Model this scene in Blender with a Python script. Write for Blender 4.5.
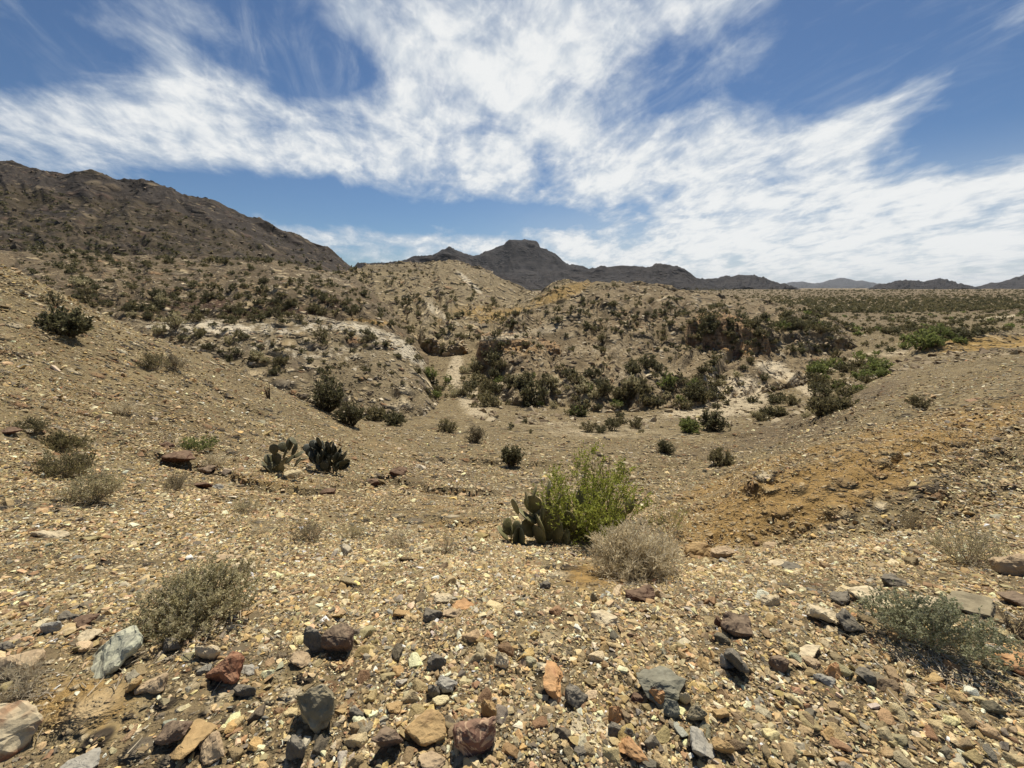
import bpy, bmesh, math, random
import numpy as np
from mathutils import Vector, Matrix, noise as mnoise
from mathutils.bvhtree import BVHTree

for o in list(bpy.data.objects):
    bpy.data.objects.remove(o)
SC = bpy.context.scene
COL = SC.collection
R = math.radians
rng = np.random.default_rng(7)
random.seed(7)

# ------------------------------------------------------------------ camera
F = 414.0
PITCH = R(13.05)
EYE = 1.6
CP, SP = math.cos(PITCH), math.sin(PITCH)
cam_d = bpy.data.cameras.new('camera')
cam_d.sensor_fit = 'HORIZONTAL'
cam_d.sensor_width = 36.0
cam_d.lens = F / 1024 * 36.0
cam_d.clip_start = 0.05
cam_d.clip_end = 80000
cam = bpy.data.objects.new('camera', cam_d)
COL.objects.link(cam)
cam.location = (0, 0, EYE)
cam.rotation_euler = (R(90) - PITCH, 0, 0)
SC.camera = cam

SUN_EL, SUN_AZ = R(58), R(12)          # azimuth to the right of straight ahead (+y)
SUN_POWER = 5.0
SKY_STRENGTH = 0.060
SC.view_settings.view_transform = 'Standard'
SC.view_settings.look = 'None'
SC.view_settings.gamma = 1.0
SC.view_settings.exposure = 0.25
SC.render.engine = 'CYCLES'
SC.cycles.max_bounces = 6
SC.cycles.volume_bounces = 0

def N(nt, typ, **kw):
    n = nt.nodes.new(typ)
    for k, v in kw.items():
        if k == 'inp':
            for kk, vv in v.items():
                s = n.inputs[kk]
                if isinstance(vv, bpy.types.NodeSocket):
                    nt.links.new(vv, s)
                else:
                    s.default_value = vv
        else:
            setattr(n, k, v)
    return n

def M(nt, op, a, b=0.0, c=None, clamp=False):
    n = nt.nodes.new('ShaderNodeMath')
    n.operation = op
    n.use_clamp = clamp
    for i, v in enumerate((a, b, c)):
        if v is None:
            continue
        if isinstance(v, bpy.types.NodeSocket):
            nt.links.new(v, n.inputs[i])
        else:
            n.inputs[i].default_value = v
    return n.outputs[0]

def MIX(nt, fac, a, b, blend='MIX'):
    n = nt.nodes.new('ShaderNodeMix')
    n.data_type = 'RGBA'
    n.blend_type = blend
    n.clamp_factor = True
    for i, v in ((0, fac), (6, a), (7, b)):
        if isinstance(v, bpy.types.NodeSocket):
            nt.links.new(v, n.inputs[i])
        else:
            n.inputs[i].default_value = v if i == 0 or len(v) == 4 else (*v, 1)
    return n.outputs[2]

def RAMP(nt, fac, stops, interp='LINEAR'):
    n = nt.nodes.new('ShaderNodeValToRGB')
    cr = n.color_ramp
    cr.interpolation = interp
    while len(cr.elements) < len(stops):
        cr.elements.new(0.5)
    for e, (p, c) in zip(cr.elements, stops):
        e.position = p
        e.color = c if len(c) == 4 else (*c, 1)
    nt.links.new(fac, n.inputs[0])
    return n.outputs[0]

def SMOOTH(nt, v, lo, hi, a=0.0, b=1.0):
    n = nt.nodes.new('ShaderNodeMapRange')
    n.interpolation_type = 'SMOOTHSTEP'
    nt.links.new(v, n.inputs[0])
    n.inputs[1].default_value = lo
    n.inputs[2].default_value = hi
    n.inputs[3].default_value = a
    n.inputs[4].default_value = b
    return n.outputs[0]

def pix_dir(px, py):
    u = (px - 512) / F
    v = (384 - py) / F
    return np.array([u, CP + v * SP, v * CP - SP])

# ------------------------------------------------------------------ sky
world = bpy.data.worlds.new('World')
SC.world = world
world.use_nodes = True
wt = world.node_tree
wt.nodes.clear()
sky = N(wt, 'ShaderNodeTexSky', sky_type='NISHITA')
sky.sun_disc = False
sky.sun_elevation = SUN_EL
sky.sun_rotation = SUN_AZ
sky.altitude = 900
sky.air_density = 1.0
sky.dust_density = 0.6
sky.ozone_density = 2.5
tc = N(wt, 'ShaderNodeTexCoord')
sep = N(wt, 'ShaderNodeSeparateXYZ', inp={0: tc.outputs['Generated']})
dx, dy, dz = sep.outputs
zc = M(wt, 'MAXIMUM', dz, 0.0)
den = M(wt, 'ADD', zc, 0.26)
qx = M(wt, 'DIVIDE', dx, den)
qy = M(wt, 'DIVIDE', dy, den)
# shape of the cloud banks: soft ellipses laid over azimuth and elevation
az = M(wt, 'ARCTAN2', dx, dy)
el = M(wt, 'ARCSINE', dz)
def azel(px, py):
    d = pix_dir(px, py)
    d = d / np.linalg.norm(d)
    return math.atan2(d[0], d[1]), math.asin(d[2])
BANKS = [  # px, py, half-width px, half-height px, tilt (deg, + = rising to the right), weight
    (90, 138, 150, 30, -6, .75), (230, 140, 130, 26, -8, .45), (330, 152, 150, 30, -14, .55), (225, 92, 70, 20, -10, .55), (300, 20, 60, 14, -20, .3), (30, 108, 60, 14, -15, .3),
    (165, 28, 70, 34, -25, .50), (75, 18, 40, 9, -20, .18), (420, 108, 60, 36, 0, .50), (440, 140, 60, 40, -15, .4),
    (550, 125, 90, 60, -10, .52), (560, 45, 90, 55, 20, .72), (430, 22, 90, 36, -12, .60), (500, 75, 60, 26, 0, .35),
    (700, 165, 150, 42, -6, .72), (620, 188, 160, 26, -8, .45), (850, 150, 90, 34, 24, .42), (745, 70, 60, 20, 28, .40), (690, 130, 60, 22, 0, .3),
    (640, 15, 90, 34, 15, .45), (830, 20, 90, 16, 22, .28), (965, 10, 36, 9, 30, .24), (880, 130, 70, 9, 25, .26), (930, 72, 110, 14, 28, .20), (1000, 165, 90, 10, 18, .22), (895, 98, 80, 9, 25, .2), (1000, 20, 60, 10, 25, .2),
    (890, 235, 240, 34, 4, .95), (620, 248, 190, 24, -2, .55), (400, 246, 110, 12, -3, .42), (990, 212, 110, 26, 8, .35), (820, 262, 330, 26, 0, .75), (900, 215, 200, 30, 6, .35), (330, 240, 40, 10, 10, .2),
    (-250, 120, 200, 60, 0, .6), (1300, 200, 200, 70, 5, .6),
]
HOLES = [(330, 206, 130, 17, -10, .55), (40, 65, 120, 24, -8, .45), (330, 48, 70, 22, -35, .35), (515, 216, 75, 11, -4, .55), (975, 115, 90, 50, 10, .36),
         (690, 95, 90, 16, 25, .30), (310, 88, 50, 12, 10, .25), (640, 112, 45, 18, 20, .25), (900, 65, 110, 24, 20, .25), (270, 10, 40, 16, 0, .25), (560, 75, 26, 6, -40, .2), (480, 130, 14, 30, -10, .15), (100, 190, 200, 10, -3, .25), (800, 120, 40, 10, 20, .15), (140, 100, 60, 8, -10, .2)]
acc = None
for sgn, lst in ((1, BANKS), (-1, HOLES)):
    for (px, py, hw, hh, tilt, w) in lst:
        a0, e0 = azel(px, py)
        g0 = np.array([a0, e0])
        J = np.linalg.inv(np.stack([np.array(azel(px + .5, py)) - np.array(azel(px - .5, py)), np.array(azel(px, py + .5)) - np.array(azel(px, py - .5))], 1))
        ux, uy = math.cos(R(tilt)), -math.sin(R(tilt))
        kp = (ux * J[0] + uy * J[1]) / hw
        kq = (-uy * J[0] + ux * J[1]) / hh
        da = M(wt, 'SUBTRACT', az, a0)
        de = M(wt, 'SUBTRACT', el, e0)
        p = M(wt, 'MULTIPLY_ADD', da, kp[0], M(wt, 'MULTIPLY', de, kp[1]))
        q = M(wt, 'MULTIPLY_ADD', da, kq[0], M(wt, 'MULTIPLY', de, kq[1]))
        r2 = M(wt, 'MULTIPLY_ADD', p, p, M(wt, 'MULTIPLY', q, q))
        g = M(wt, 'POWER', 2.0, M(wt, 'MULTIPLY', r2, -1.1))
        g = M(wt, 'MULTIPLY', g, w * (.80 if sgn > 0 else -.95))
        acc = g if acc is None else M(wt, 'ADD', acc, g)
# cloud texture on a plane overhead, streaked along the wind (roughly the view axis)
def cloud_noise(sx, sy, rot, scale, detail, rough, warp=0.0, off=(0, 0)):
    cx = M(wt, 'ADD', M(wt, 'MULTIPLY', qx, math.cos(rot)), M(wt, 'MULTIPLY', qy, math.sin(rot)))
    cy = M(wt, 'SUBTRACT', M(wt, 'MULTIPLY', qy, math.cos(rot)), M(wt, 'MULTIPLY', qx, math.sin(rot)))
    v = N(wt, 'ShaderNodeCombineXYZ', inp={0: M(wt, 'MULTIPLY_ADD', cx, sx, off[0]), 1: M(wt, 'MULTIPLY_ADD', cy, sy, off[1]), 2: 0.0})
    n = N(wt, 'ShaderNodeTexNoise', inp={'Vector': v.outputs[0], 'Scale': scale, 'Detail': detail, 'Roughness': rough, 'Distortion': warp})
    return n.outputs['Fac']
n1 = cloud_noise(1.2, 0.95, R(-6), 3.0, 9, .60, .35)
n2 = cloud_noise(2.0, 0.6, R(24), 4.0, 9, .62, 1.1, (3.1, 1.7))
n3 = cloud_noise(1.3, .8, R(10), 11.0, 7, .62, .4, (7.1, 2.7))
nn = M(wt, 'ADD', M(wt, 'MULTIPLY', M(wt, 'SUBTRACT', n1, .5), 1.9), M(wt, 'MULTIPLY', M(wt, 'SUBTRACT', n2, .5), 0.5))
nn = M(wt, 'ADD', nn, M(wt, 'MULTIPLY', M(wt, 'SUBTRACT', n3, .5), 0.34))
acc = M(wt, 'MULTIPLY', M(wt, 'TANH', M(wt, 'MULTIPLY', acc, 1.5)), .80)
dens = M(wt, 'ADD', acc, nn)
cov = SMOOTH(wt, dens, 0.00, 0.78)
thin = M(wt, 'MULTIPLY', SMOOTH(wt, M(wt, 'ADD', M(wt, 'MULTIPLY', n2, .65), M(wt, 'MULTIPLY', n1, .35)), .46, .74), M(wt, 'MULTIPLY', SMOOTH(wt, el, .20, .42), .36))
veil = M(wt, 'MULTIPLY', SMOOTH(wt, el, .26, .02), SMOOTH(wt, az, -.25, .45))
veil = M(wt, 'MULTIPLY', veil, M(wt, 'MULTIPLY_ADD', n1, .6, .5))
cov = M(wt, 'MAXIMUM', M(wt, 'MULTIPLY', cov, 0.96), M(wt, 'MAXIMUM', thin, M(wt, 'MINIMUM', veil, .85)))
CLOUD = 0.76 / SKY_STRENGTH
thick = SMOOTH(wt, M(wt, 'ADD', dens, M(wt, 'MULTIPLY', M(wt, 'SUBTRACT', n3, .5), 1.2)), 0.28, 0.95)
ccol = MIX(wt, thick, (.52 / SKY_STRENGTH, .57 / SKY_STRENGTH, .62 / SKY_STRENGTH), (CLOUD * 1.0, CLOUD * 1.01, CLOUD * 1.0))
skyc = MIX(wt, 1.0, sky.outputs[0], (0.66, 0.84, 1.0), 'MULTIPLY')
mixed = MIX(wt, cov, skyc, ccol)
bg = N(wt, 'ShaderNodeBackground', inp={'Color': mixed, 'Strength': SKY_STRENGTH})
wo = N(wt, 'ShaderNodeOutputWorld', inp={0: bg.outputs[0]})

sun_d = bpy.data.lights.new('sun', 'SUN')
sun_d.energy = SUN_POWER
sun_d.angle = R(0.53)
sun_d.color = (1.0, 0.935, 0.81)
sun = bpy.data.objects.new('sun', sun_d)
COL.objects.link(sun)
sv = Vector((math.sin(SUN_AZ) * math.cos(SUN_EL), math.cos(SUN_AZ) * math.cos(SUN_EL), math.sin(SUN_EL)))
sun.rotation_euler = sv.to_track_quat('Z', 'Y').to_euler()
sun.location = (0, 0, 60)

# ------------------------------------------------------------------ helpers
def tag(o, label=None, cat=None, group=None, kind=None):
    if label: o['label'] = label
    if cat: o['category'] = cat
    if group: o['group'] = group
    if kind: o['kind'] = kind
    return o

def mk_mesh(name, verts, faces, smooth=False, attrs=None):
    """verts (n,3); faces: one int array (m,3|4) or a list of such arrays"""
    if not isinstance(faces, list):
        faces = [faces]
    faces = [f for f in faces if len(f)]
    me = bpy.data.meshes.new(name)
    verts = np.ascontiguousarray(verts, dtype=np.float32)
    me.vertices.add(len(verts))
    me.vertices.foreach_set('co', verts.ravel())
    loops = np.concatenate([f.ravel() for f in faces]).astype(np.int32)
    counts = np.concatenate([np.full(len(f), f.shape[1]) for f in faces])
    starts = np.concatenate([[0], np.cumsum(counts)[:-1]]).astype(np.int32)
    me.loops.add(len(loops))
    me.loops.foreach_set('vertex_index', loops)
    me.polygons.add(len(counts))
    me.polygons.foreach_set('loop_start', starts)
    me.update(calc_edges=True)
    me.polygons.foreach_set('use_smooth', np.full(len(counts), smooth))
    for k, a in (attrs or {}).items():
        at = me.attributes.new(k, 'FLOAT_COLOR', 'POINT')
        a = np.asarray(a, dtype=np.float32)
        if a.shape[1] == 3:
            a = np.concatenate([a, np.ones((len(a), 1), np.float32)], 1)
        at.data.foreach_set('color', a.ravel())
    me.update()
    return me

def obj(name, me, mat=None, parent=None):
    o = bpy.data.objects.new(name, me)
    COL.objects.link(o)
    if mat is not None and me is not None and len(me.materials) == 0:
        me.materials.append(mat)
    if parent is not None:
        o.parent = parent
    return o

def empty(name, loc, rz=0.0, sc=1.0):
    o = bpy.data.objects.new(name, None)
    COL.objects.link(o)
    o.location = loc
    o.rotation_euler = (0, 0, rz)
    o.scale = (sc,) * 3 if not hasattr(sc, '__len__') else sc
    o.empty_display_size = 0.1
    return o

# numpy gradient noise
_perm = np.random.default_rng(3).permutation(512)
_perm = np.concatenate([_perm, _perm])
_ga = np.random.default_rng(4).uniform(0, 2 * math.pi, 512)
_gx, _gy = np.cos(_ga), np.sin(_ga)
def pnoise(x, y):
    xi = np.floor(x).astype(np.int64); yi = np.floor(y).astype(np.int64)
    xf = x - xi; yf = y - yi
    xi &= 511; yi &= 511
    x1 = (xi + 1) & 511; y1 = (yi + 1) & 511
    def g(a, b, fx, fy):
        h = _perm[_perm[a] + b]
        return _gx[h] * fx + _gy[h] * fy
    u = xf ** 3 * (xf * (xf * 6 - 15) + 10)
    v = yf ** 3 * (yf * (yf * 6 - 15) + 10)
    a = g(xi, yi, xf, yf); b = g(x1, yi, xf - 1, yf)
    c = g(xi, y1, xf, yf - 1); d = g(x1, y1, xf - 1, yf - 1)
    return (a + u * (b - a)) * (1 - v) + (c + u * (d - c)) * v
def fbm(x, y, oct=5, gain=.5, lac=2.03):
    s = 0; a = 1
    for i in range(oct):
        s = s + a * pnoise(x + 17.3 * i, y - 9.1 * i)
        x = x * lac; y = y * lac; a *= gain
    return s
def ridged(x, y, oct=4, gain=.5):
    s = 0; a = 1
    for i in range(oct):
        s = s + a * (1 - 2.2 * np.abs(pnoise(x + 31.7 * i, y + 11.9 * i)))
        x = x * 2.07; y = y * 2.07; a *= gain
    return s * .5

def pchip(xk, yk, x):
    """monotone cubic through (xk, yk); linear ends held flat"""
    xk = np.asarray(xk, float); yk = np.asarray(yk, float)
    h = np.diff(xk); d = np.diff(yk) / h
    m = np.zeros_like(yk)
    if len(xk) > 2:
        w1 = 2 * h[1:] + h[:-1]; w2 = h[1:] + 2 * h[:-1]
        with np.errstate(divide='ignore', invalid='ignore'):
            mm = (w1 + w2) / (w1 / d[:-1] + w2 / d[1:])
        m[1:-1] = np.where(d[:-1] * d[1:] > 0, mm, 0)
    m[0] = d[0]; m[-1] = d[-1]
    x = np.clip(x, xk[0], xk[-1])
    i = np.clip(np.searchsorted(xk, x, side='right') - 1, 0, len(xk) - 2)
    t = (x - xk[i]) / h[i]
    h00 = (1 + 2 * t) * (1 - t) ** 2; h10 = t * (1 - t) ** 2
    h01 = t * t * (3 - 2 * t); h11 = t * t * (t - 1)
    return h00 * yk[i] + h10 * h[i] * m[i] + h01 * yk[i + 1] + h11 * h[i] * m[i + 1]

def z_of(py, Y):
    v = (384 - np.asarray(py, float)) / F
    return EYE + Y / (CP + v * SP) * (v * CP - SP)
def world_at(px, py, Y):
    d = pix_dir(px, py)
    t = Y / d[1]
    return np.array([d[0] * t, Y, EYE + d[2] * t])
def project(P):
    P = np.asarray(P, float)
    y = P[..., 1]; z = P[..., 2] - EYE
    w = y * CP - z * SP
    w = np.where(w < 1e-3, 1e-3, w)
    return 512 + F * P[..., 0] / w, 384 - F * (y * SP + z * CP) / w, w

# ------------------------------------------------------------------ ground: height table by image column and distance
COLS = {
 -400: {1.08: 765, 1.65: 622, 2.2: 552, 2.9: 488, 3.7: 432, 5: 365, 7: 290, 10: 235, 12: 215, 17: 215, 22: 225, 28: 240, 34: 250, 45: 262, 60: 272, 90: 276},
 0: {1.08: 768, 1.65: 636, 2.2: 575, 2.9: 527, 3.7: 482, 5: 428, 7: 362, 10: 297, 12: 271, 14: 273, 17: 285, 22: 300, 28: 312, 34: 320, 45: 322, 60: 318, 90: 306},
 65: {1.08: 768, 1.65: 638, 2.2: 579, 2.9: 535, 3.7: 496, 5: 450, 7: 394, 10: 329, 12: 301, 14: 304, 17: 316, 22: 332, 28: 344, 34: 350, 45: 350, 60: 334, 90: 316},
 130: {1.08: 768, 1.65: 640, 2.2: 583, 2.9: 543, 3.7: 509, 5: 470, 7: 424, 10: 364, 12.5: 331, 14.5: 334, 17: 345, 22: 362, 28: 374, 34: 380, 45: 368, 60: 346, 90: 322},
 200: {1.08: 768, 1.65: 640, 2.2: 586, 2.9: 549, 3.7: 519, 5: 485, 7: 446, 10: 399, 13: 364, 14.3: 355, 16: 358, 18: 366, 22: 380, 28: 392, 34: 394, 45: 374, 60: 350, 90: 324},
 260: {1.08: 768, 1.65: 640, 2.2: 587, 2.9: 552, 3.7: 526, 5: 496, 7: 463, 10: 426, 13: 398, 15.5: 382, 17: 384, 19: 392, 22: 401, 28: 408, 34: 402, 45: 378, 60: 352, 90: 325},
 320: {1.08: 768, 1.65: 640, 2.2: 588, 2.9: 555, 3.7: 533, 5: 506, 7: 478, 10: 447, 13: 425, 17: 408, 19: 412, 22: 415, 28: 414, 34: 404, 45: 380, 60: 352, 90: 325},
 390: {1.08: 768, 1.65: 640, 2.2: 588, 2.9: 557, 3.7: 538, 5: 515, 7: 491, 10: 466, 13: 449, 17: 433, 22: 423, 28: 414, 34: 404, 45: 380, 60: 352, 90: 325},
 460: {1.08: 768, 1.65: 640, 2.2: 589, 2.9: 559, 3.7: 541, 5: 519, 7: 497, 10: 474, 13: 457, 17: 440, 22: 425, 28: 412, 34: 400, 45: 371, 60: 350, 90: 325},
 512: {1.08: 768, 1.65: 640, 2.2: 590, 2.9: 560, 3.7: 543, 5: 521, 7: 500, 10: 477, 13: 459, 18: 440, 23: 425, 28: 414, 34: 402, 45: 380, 60: 352, 90: 325},
 640: {1.08: 768, 1.65: 640, 2.2: 591, 2.9: 563, 3.7: 548, 5: 529, 7: 508, 10: 482, 13: 463, 18: 443, 23: 430, 28: 418, 34: 404, 45: 382, 60: 353, 90: 325},
 700: {1.08: 768, 1.65: 640, 2.2: 591, 2.9: 564, 3.7: 549, 4.6: 558, 5.6: 530, 6.5: 514, 8: 498, 10: 482, 13: 465, 18: 445, 23: 429, 28: 417, 34: 403, 45: 382, 60: 353, 90: 325},
 760: {1.08: 768, 1.65: 640, 2.2: 590, 2.9: 562, 3.7: 545, 4.6: 559, 5.6: 504, 6.3: 477, 7.5: 465, 10: 461, 13: 459, 17: 446, 22: 430, 28: 416, 34: 402, 45: 380, 60: 353, 90: 325},
 820: {1.08: 768, 1.65: 638, 2.2: 587, 2.9: 558, 3.7: 538, 4.4: 549, 5.4: 491, 6.2: 462, 7.5: 448, 10: 439, 13: 431, 17: 419, 22: 411, 28: 404, 34: 396, 45: 378, 60: 354, 90: 325},
 890: {1.08: 768, 1.65: 636, 2.2: 583, 2.9: 552, 3.7: 529, 4.3: 536, 5.3: 479, 6.2: 448, 8: 432, 10: 424, 13: 411, 17: 397, 22: 383, 28: 371, 33: 363, 36: 364, 45: 368, 60: 353, 90: 325},
 950: {1.08: 768, 1.65: 634, 2.2: 580, 2.9: 547, 3.7: 521, 4.3: 522, 5.3: 469, 6.5: 438, 8: 424, 10: 413, 13: 399, 17: 384, 22: 370, 28: 359, 34: 352, 37: 353, 45: 360, 60: 352, 90: 325},
 1024: {1.08: 768, 1.65: 632, 2.2: 576, 2.9: 541, 3.7: 513, 4.4: 505, 5.5: 463, 7: 430, 10: 404, 13: 387, 17: 371, 22: 358, 28: 350, 34: 345, 38: 347, 45: 352, 60: 348, 90: 325},
 1424: {1.08: 760, 1.65: 618, 2.2: 558, 2.9: 515, 3.7: 485, 5: 448, 7: 414, 10: 382, 13: 364, 17: 349, 22: 339, 28: 332, 34: 328, 45: 332, 60: 335, 90: 322},
}
FARZ = {140: -7.2, 220: -6.3, 400: -5.6, 800: -5.2, 2000: -5.0, 6000: -5.0, 24000: -5.0}
LY = np.linspace(math.log(.77), math.log(24000), 900)
SG = np.sinh(np.linspace(-1, 1, 801) * 2.4) / math.sinh(2.4) * 4.6
def build_table():
    cols = sorted(COLS)
    zc = []
    for c in cols:
        ys = sorted(COLS[c]); zs = [z_of(COLS[c][y], y) for y in ys]
        k = [math.log(.77)] + [math.log(y) for y in ys] + [math.log(y) for y in FARZ]
        zz = [zs[0]] + zs + list(FARZ.values())
        zc.append(pchip(k, zz, LY))
    zc = np.array(zc).T
    Y = np.exp(LY)
    us = np.array([(c - 512) / F for c in cols])
    out = np.empty((len(LY), len(SG)))
    for i in range(len(LY)):
        t = Y[i] * CP - (zc[i] - EYE) * SP
        out[i] = pchip(us * t / Y[i], zc[i], SG)
    k = np.array([1, 4, 6, 4, 1]) / 16.0
    pad = np.pad(out, 2, mode='edge')
    out = sum(k[a] * pad[a:a + out.shape[0], 2:-2] for a in range(5))
    pad = np.pad(out, 2, mode='edge')
    out = sum(k[a] * pad[2:-2, a:a + out.shape[1]] for a in range(5))
    return out
ZT = build_table()

def wash_line(x, y):
    return None

def ground_base(x, y):
    x = np.asarray(x, float); y = np.asarray(y, float)
    yc = np.maximum(y, .77)
    ly = np.clip((np.log(yc) - LY[0]) / (LY[1] - LY[0]), 0, len(LY) - 1.001)
    sidx = (np.arcsinh(np.clip(x / yc, -4.59, 4.59) / 4.6 * math.sinh(2.4)) / 2.4 + 1) / 2 * (len(SG) - 1)
    i = ly.astype(int); j = np.clip(sidx.astype(int), 0, len(SG) - 2)
    a = ly - i; b = sidx - j
    z = (ZT[i, j] * (1 - b) + ZT[i, j + 1] * b) * (1 - a) + (ZT[i + 1, j] * (1 - b) + ZT[i + 1, j + 1] * b) * a
    return z

def ground_z(x, y):
    x = np.asarray(x, float); y = np.asarray(y, float)
    yc = np.maximum(y, .77)
    z = ground_base(x, y)
    nearm = yc < 60
    if np.any(nearm):
        xs = np.where(nearm, x, 0); ys_ = np.where(nearm, y, 1)
        z = z + np.where(nearm, scarp_z(xs, ys_), 0)
    # relief at every wavelength the mesh can carry at that distance
    for lam, amp in ((.16, .006), (.45, .016), (1.3, .035), (4, .09), (13, .22), (45, .6), (160, 1.0), (600, .8)):
        w = np.clip((lam / (yc * .022) - .6), 0, 1) * np.clip((yc * 1.6 / lam) - .35, 0, 1)
        z = z + amp * w * fbm(x / lam + 5.2, y / lam - 3.3, 2) * 1.3
    # rills on the right-hand ochre bank
    m = np.clip((x - 1.2) / 1.5, 0, 1) * np.clip((yc - 3.2) / 1.5, 0, 1) * np.clip((24 - yc) / 10, 0, 1)
    rx = (-x * .56 + y * .83); ry = (x * .83 + y * .56)
    wv = fbm(x * .35, y * .35, 3)
    z = z - m * .26 * np.clip(ridged(rx * 1.15 + wv * .9, ry * .12 + wv * .3, 3) - .1, 0, 1.2)
    z = z + m * .05 * ridged(x * 1.6, y * 1.6, 4) * np.clip(2 - yc / 9, .2, 1)
    z = z + m * np.clip((16 - yc) / 6, 0, 1) * (.012 * fbm(x * 3.3, y * 3.3, 4) + .022 * np.clip(ridged(x * 1.3 + wv, y * 1.3, 4) - .55, 0, 1))
    m2 = np.clip((-x - 1.5) / 2, 0, 1) * np.clip((yc - 3.5) / 2, 0, 1) * np.clip((20 - yc) / 6, 0, 1)
    z = z + m2 * .09 * ridged(x * .5 + y * .5, (y - x) * .8, 4)
    return z

# small scarps and cracked ledges: the ground drops on their near side
def _w(px, py):
    ys = np.exp(np.linspace(math.log(1.0), math.log(60), 700))
    d = pix_dir(px, py); t = ys / d[1]
    z = EYE + t * d[2]
    gz = ground_base(d[0] * t, ys)
    i = int(np.argmax(z < gz))
    return d[0] * t[i], ys[i]
SCARPS = []
def scarp(pts, step, fade):
    SCARPS.append((np.array([_w(*p) for p in pts]), step, fade))
def scarp_z(x, y):
    out = np.zeros_like(x)
    wx = x + .35 * fbm(x * .9 + 3, y * .9, 4) + .10 * fbm(x * 5, y * 5 + 7, 3); wy = y + .35 * fbm(x * .9 - 9, y * .9 + 4, 4) + .10 * fbm(x * 5 + 5, y * 5, 3)
    for pts, step, fade in SCARPS:
        best = np.full_like(x, 1e9); sg = np.zeros_like(x); en = np.zeros_like(x)
        L = np.concatenate([[0], np.cumsum(np.linalg.norm(np.diff(pts, axis=0), axis=1))])
        for k_ in range(len(pts) - 1):
            a_, b_ = pts[k_], pts[k_ + 1]; ab = b_ - a_; l2 = ab @ ab
            t = np.clip(((wx - a_[0]) * ab[0] + (wy - a_[1]) * ab[1]) / l2, 0, 1)
            qx_ = wx - a_[0] - t * ab[0]; qy_ = wy - a_[1] - t * ab[1]
            d = np.hypot(qx_, qy_); m = d < best
            s_ = np.sign(ab[0] * qy_ - ab[1] * qx_)
            best = np.where(m, d, best); sg = np.where(m, s_, sg)
            u = (L[k_] + t * (L[k_ + 1] - L[k_])) / L[-1]
            en = np.where(m, np.clip(np.minimum(u, 1 - u) * 6, 0, 1), en)
        near = np.clip(best / .12, 0, 1) * np.exp(-(best / fade) ** 2)
        mod = np.clip(.75 + 1.1 * fbm(x * .7 + 20, y * .7, 3), .2, 1.4)
        out -= np.where(sg < 0, near, -.25 * np.exp(-(best / (fade * .6)) ** 2) * (1 - np.exp(-best / .1))) * step * en * mod
    return out

scarp([(700, 528), (745, 520), (790, 505), (840, 484), (890, 468), (940, 462)], .12, .5)
scarp([(730, 500), (775, 486), (815, 470), (850, 455)], .10, .4)
scarp([(850, 470), (880, 455), (915, 448), (960, 446)], .14, .5)
scarp([(760, 530), (800, 522), (850, 503), (880, 495)], .10, .4)
scarp([(900, 480), (950, 462), (1010, 452), (1060, 445)], .12, .5)
scarp([(130, 350), (190, 374), (235, 402), (275, 424)], .16, .8)
scarp([(140, 452), (190, 466), (250, 480), (330, 498)], .14, .7)
scarp([(320, 490), (390, 478), (450, 490), (520, 492)], .16, .8)
scarp([(330, 520), (400, 512), (470, 520), (500, 516)], .10, .5)
scarp([(380, 460), (450, 455), (520, 462), (600, 452)], .18, 1.0)
scarp([(0, 432), (60, 440), (130, 436)], .12, .6)
scarp([(30, 470), (110, 486), (170, 492)], .08, .5)
scarp([(700, 436), (780, 428), (850, 414), (900, 404)], .25, 1.4)

SHEETS = {}
BV_V, BV_F, BV_OFF = [], [], [0]
def grid_faces(nr, nc):
    a = np.arange(nr * nc).reshape(nr, nc)
    return np.stack([a[:-1, :-1], a[:-1, 1:], a[1:, 1:], a[1:, :-1]], -1).reshape(-1, 4)

def add_bvh(V, Fq):
    BV_V.append(V); BV_F.append(Fq + BV_OFF[0]); BV_OFF[0] += len(V)

def blobs(px, py, lst):
    m = np.zeros_like(px)
    for (cx, cy, rx, ry, rot, w) in lst:
        c, s = math.cos(R(rot)), math.sin(R(rot))
        p = ((px - cx) * c - (py - cy) * s) / rx
        q = ((px - cx) * s + (py - cy) * c) / ry
        m = np.maximum(m, w * np.exp(-(p * p + q * q) ** 1.5))
    return np.clip(m, 0, 1)

OCHRE = [(775, 505, 115, 38, 18, 1), (865, 472, 110, 34, 18, 1), (800, 500, 120, 34, 18, 1), (950, 432, 110, 24, 14, .85), (300, 500, 130, 10, -4, .4), (200, 420, 60, 12, -20, .35), (520, 455, 90, 8, 0, .3), (705, 490, 60, 10, 22, .7), (790, 458, 70, 7, 16, .8), (870, 435, 60, 8, 16, .6), (590, 575, 45, 16, 0, .8), (85, 705, 62, 34, 10, .75), (430, 505, 60, 14, 0, .45),
         (470, 525, 70, 12, -5, .5), (270, 480, 60, 10, -5, .55), (110, 370, 60, 10, -25, .4), (380, 445, 60, 12, -20, .4), (640, 690, 60, 25, 0, .35), (270, 690, 40, 20, 0, .45), (740, 640, 90, 18, 10, .3),
         (820, 555, 60, 16, 0, .5), (960, 340, 80, 8, 0, .6), (700, 553, 40, 8, 0, .5), (60, 400, 50, 20, -20, .3), (560, 510, 60, 20, 0, .4), (990, 660, 60, 30, 0, .3)]
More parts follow.
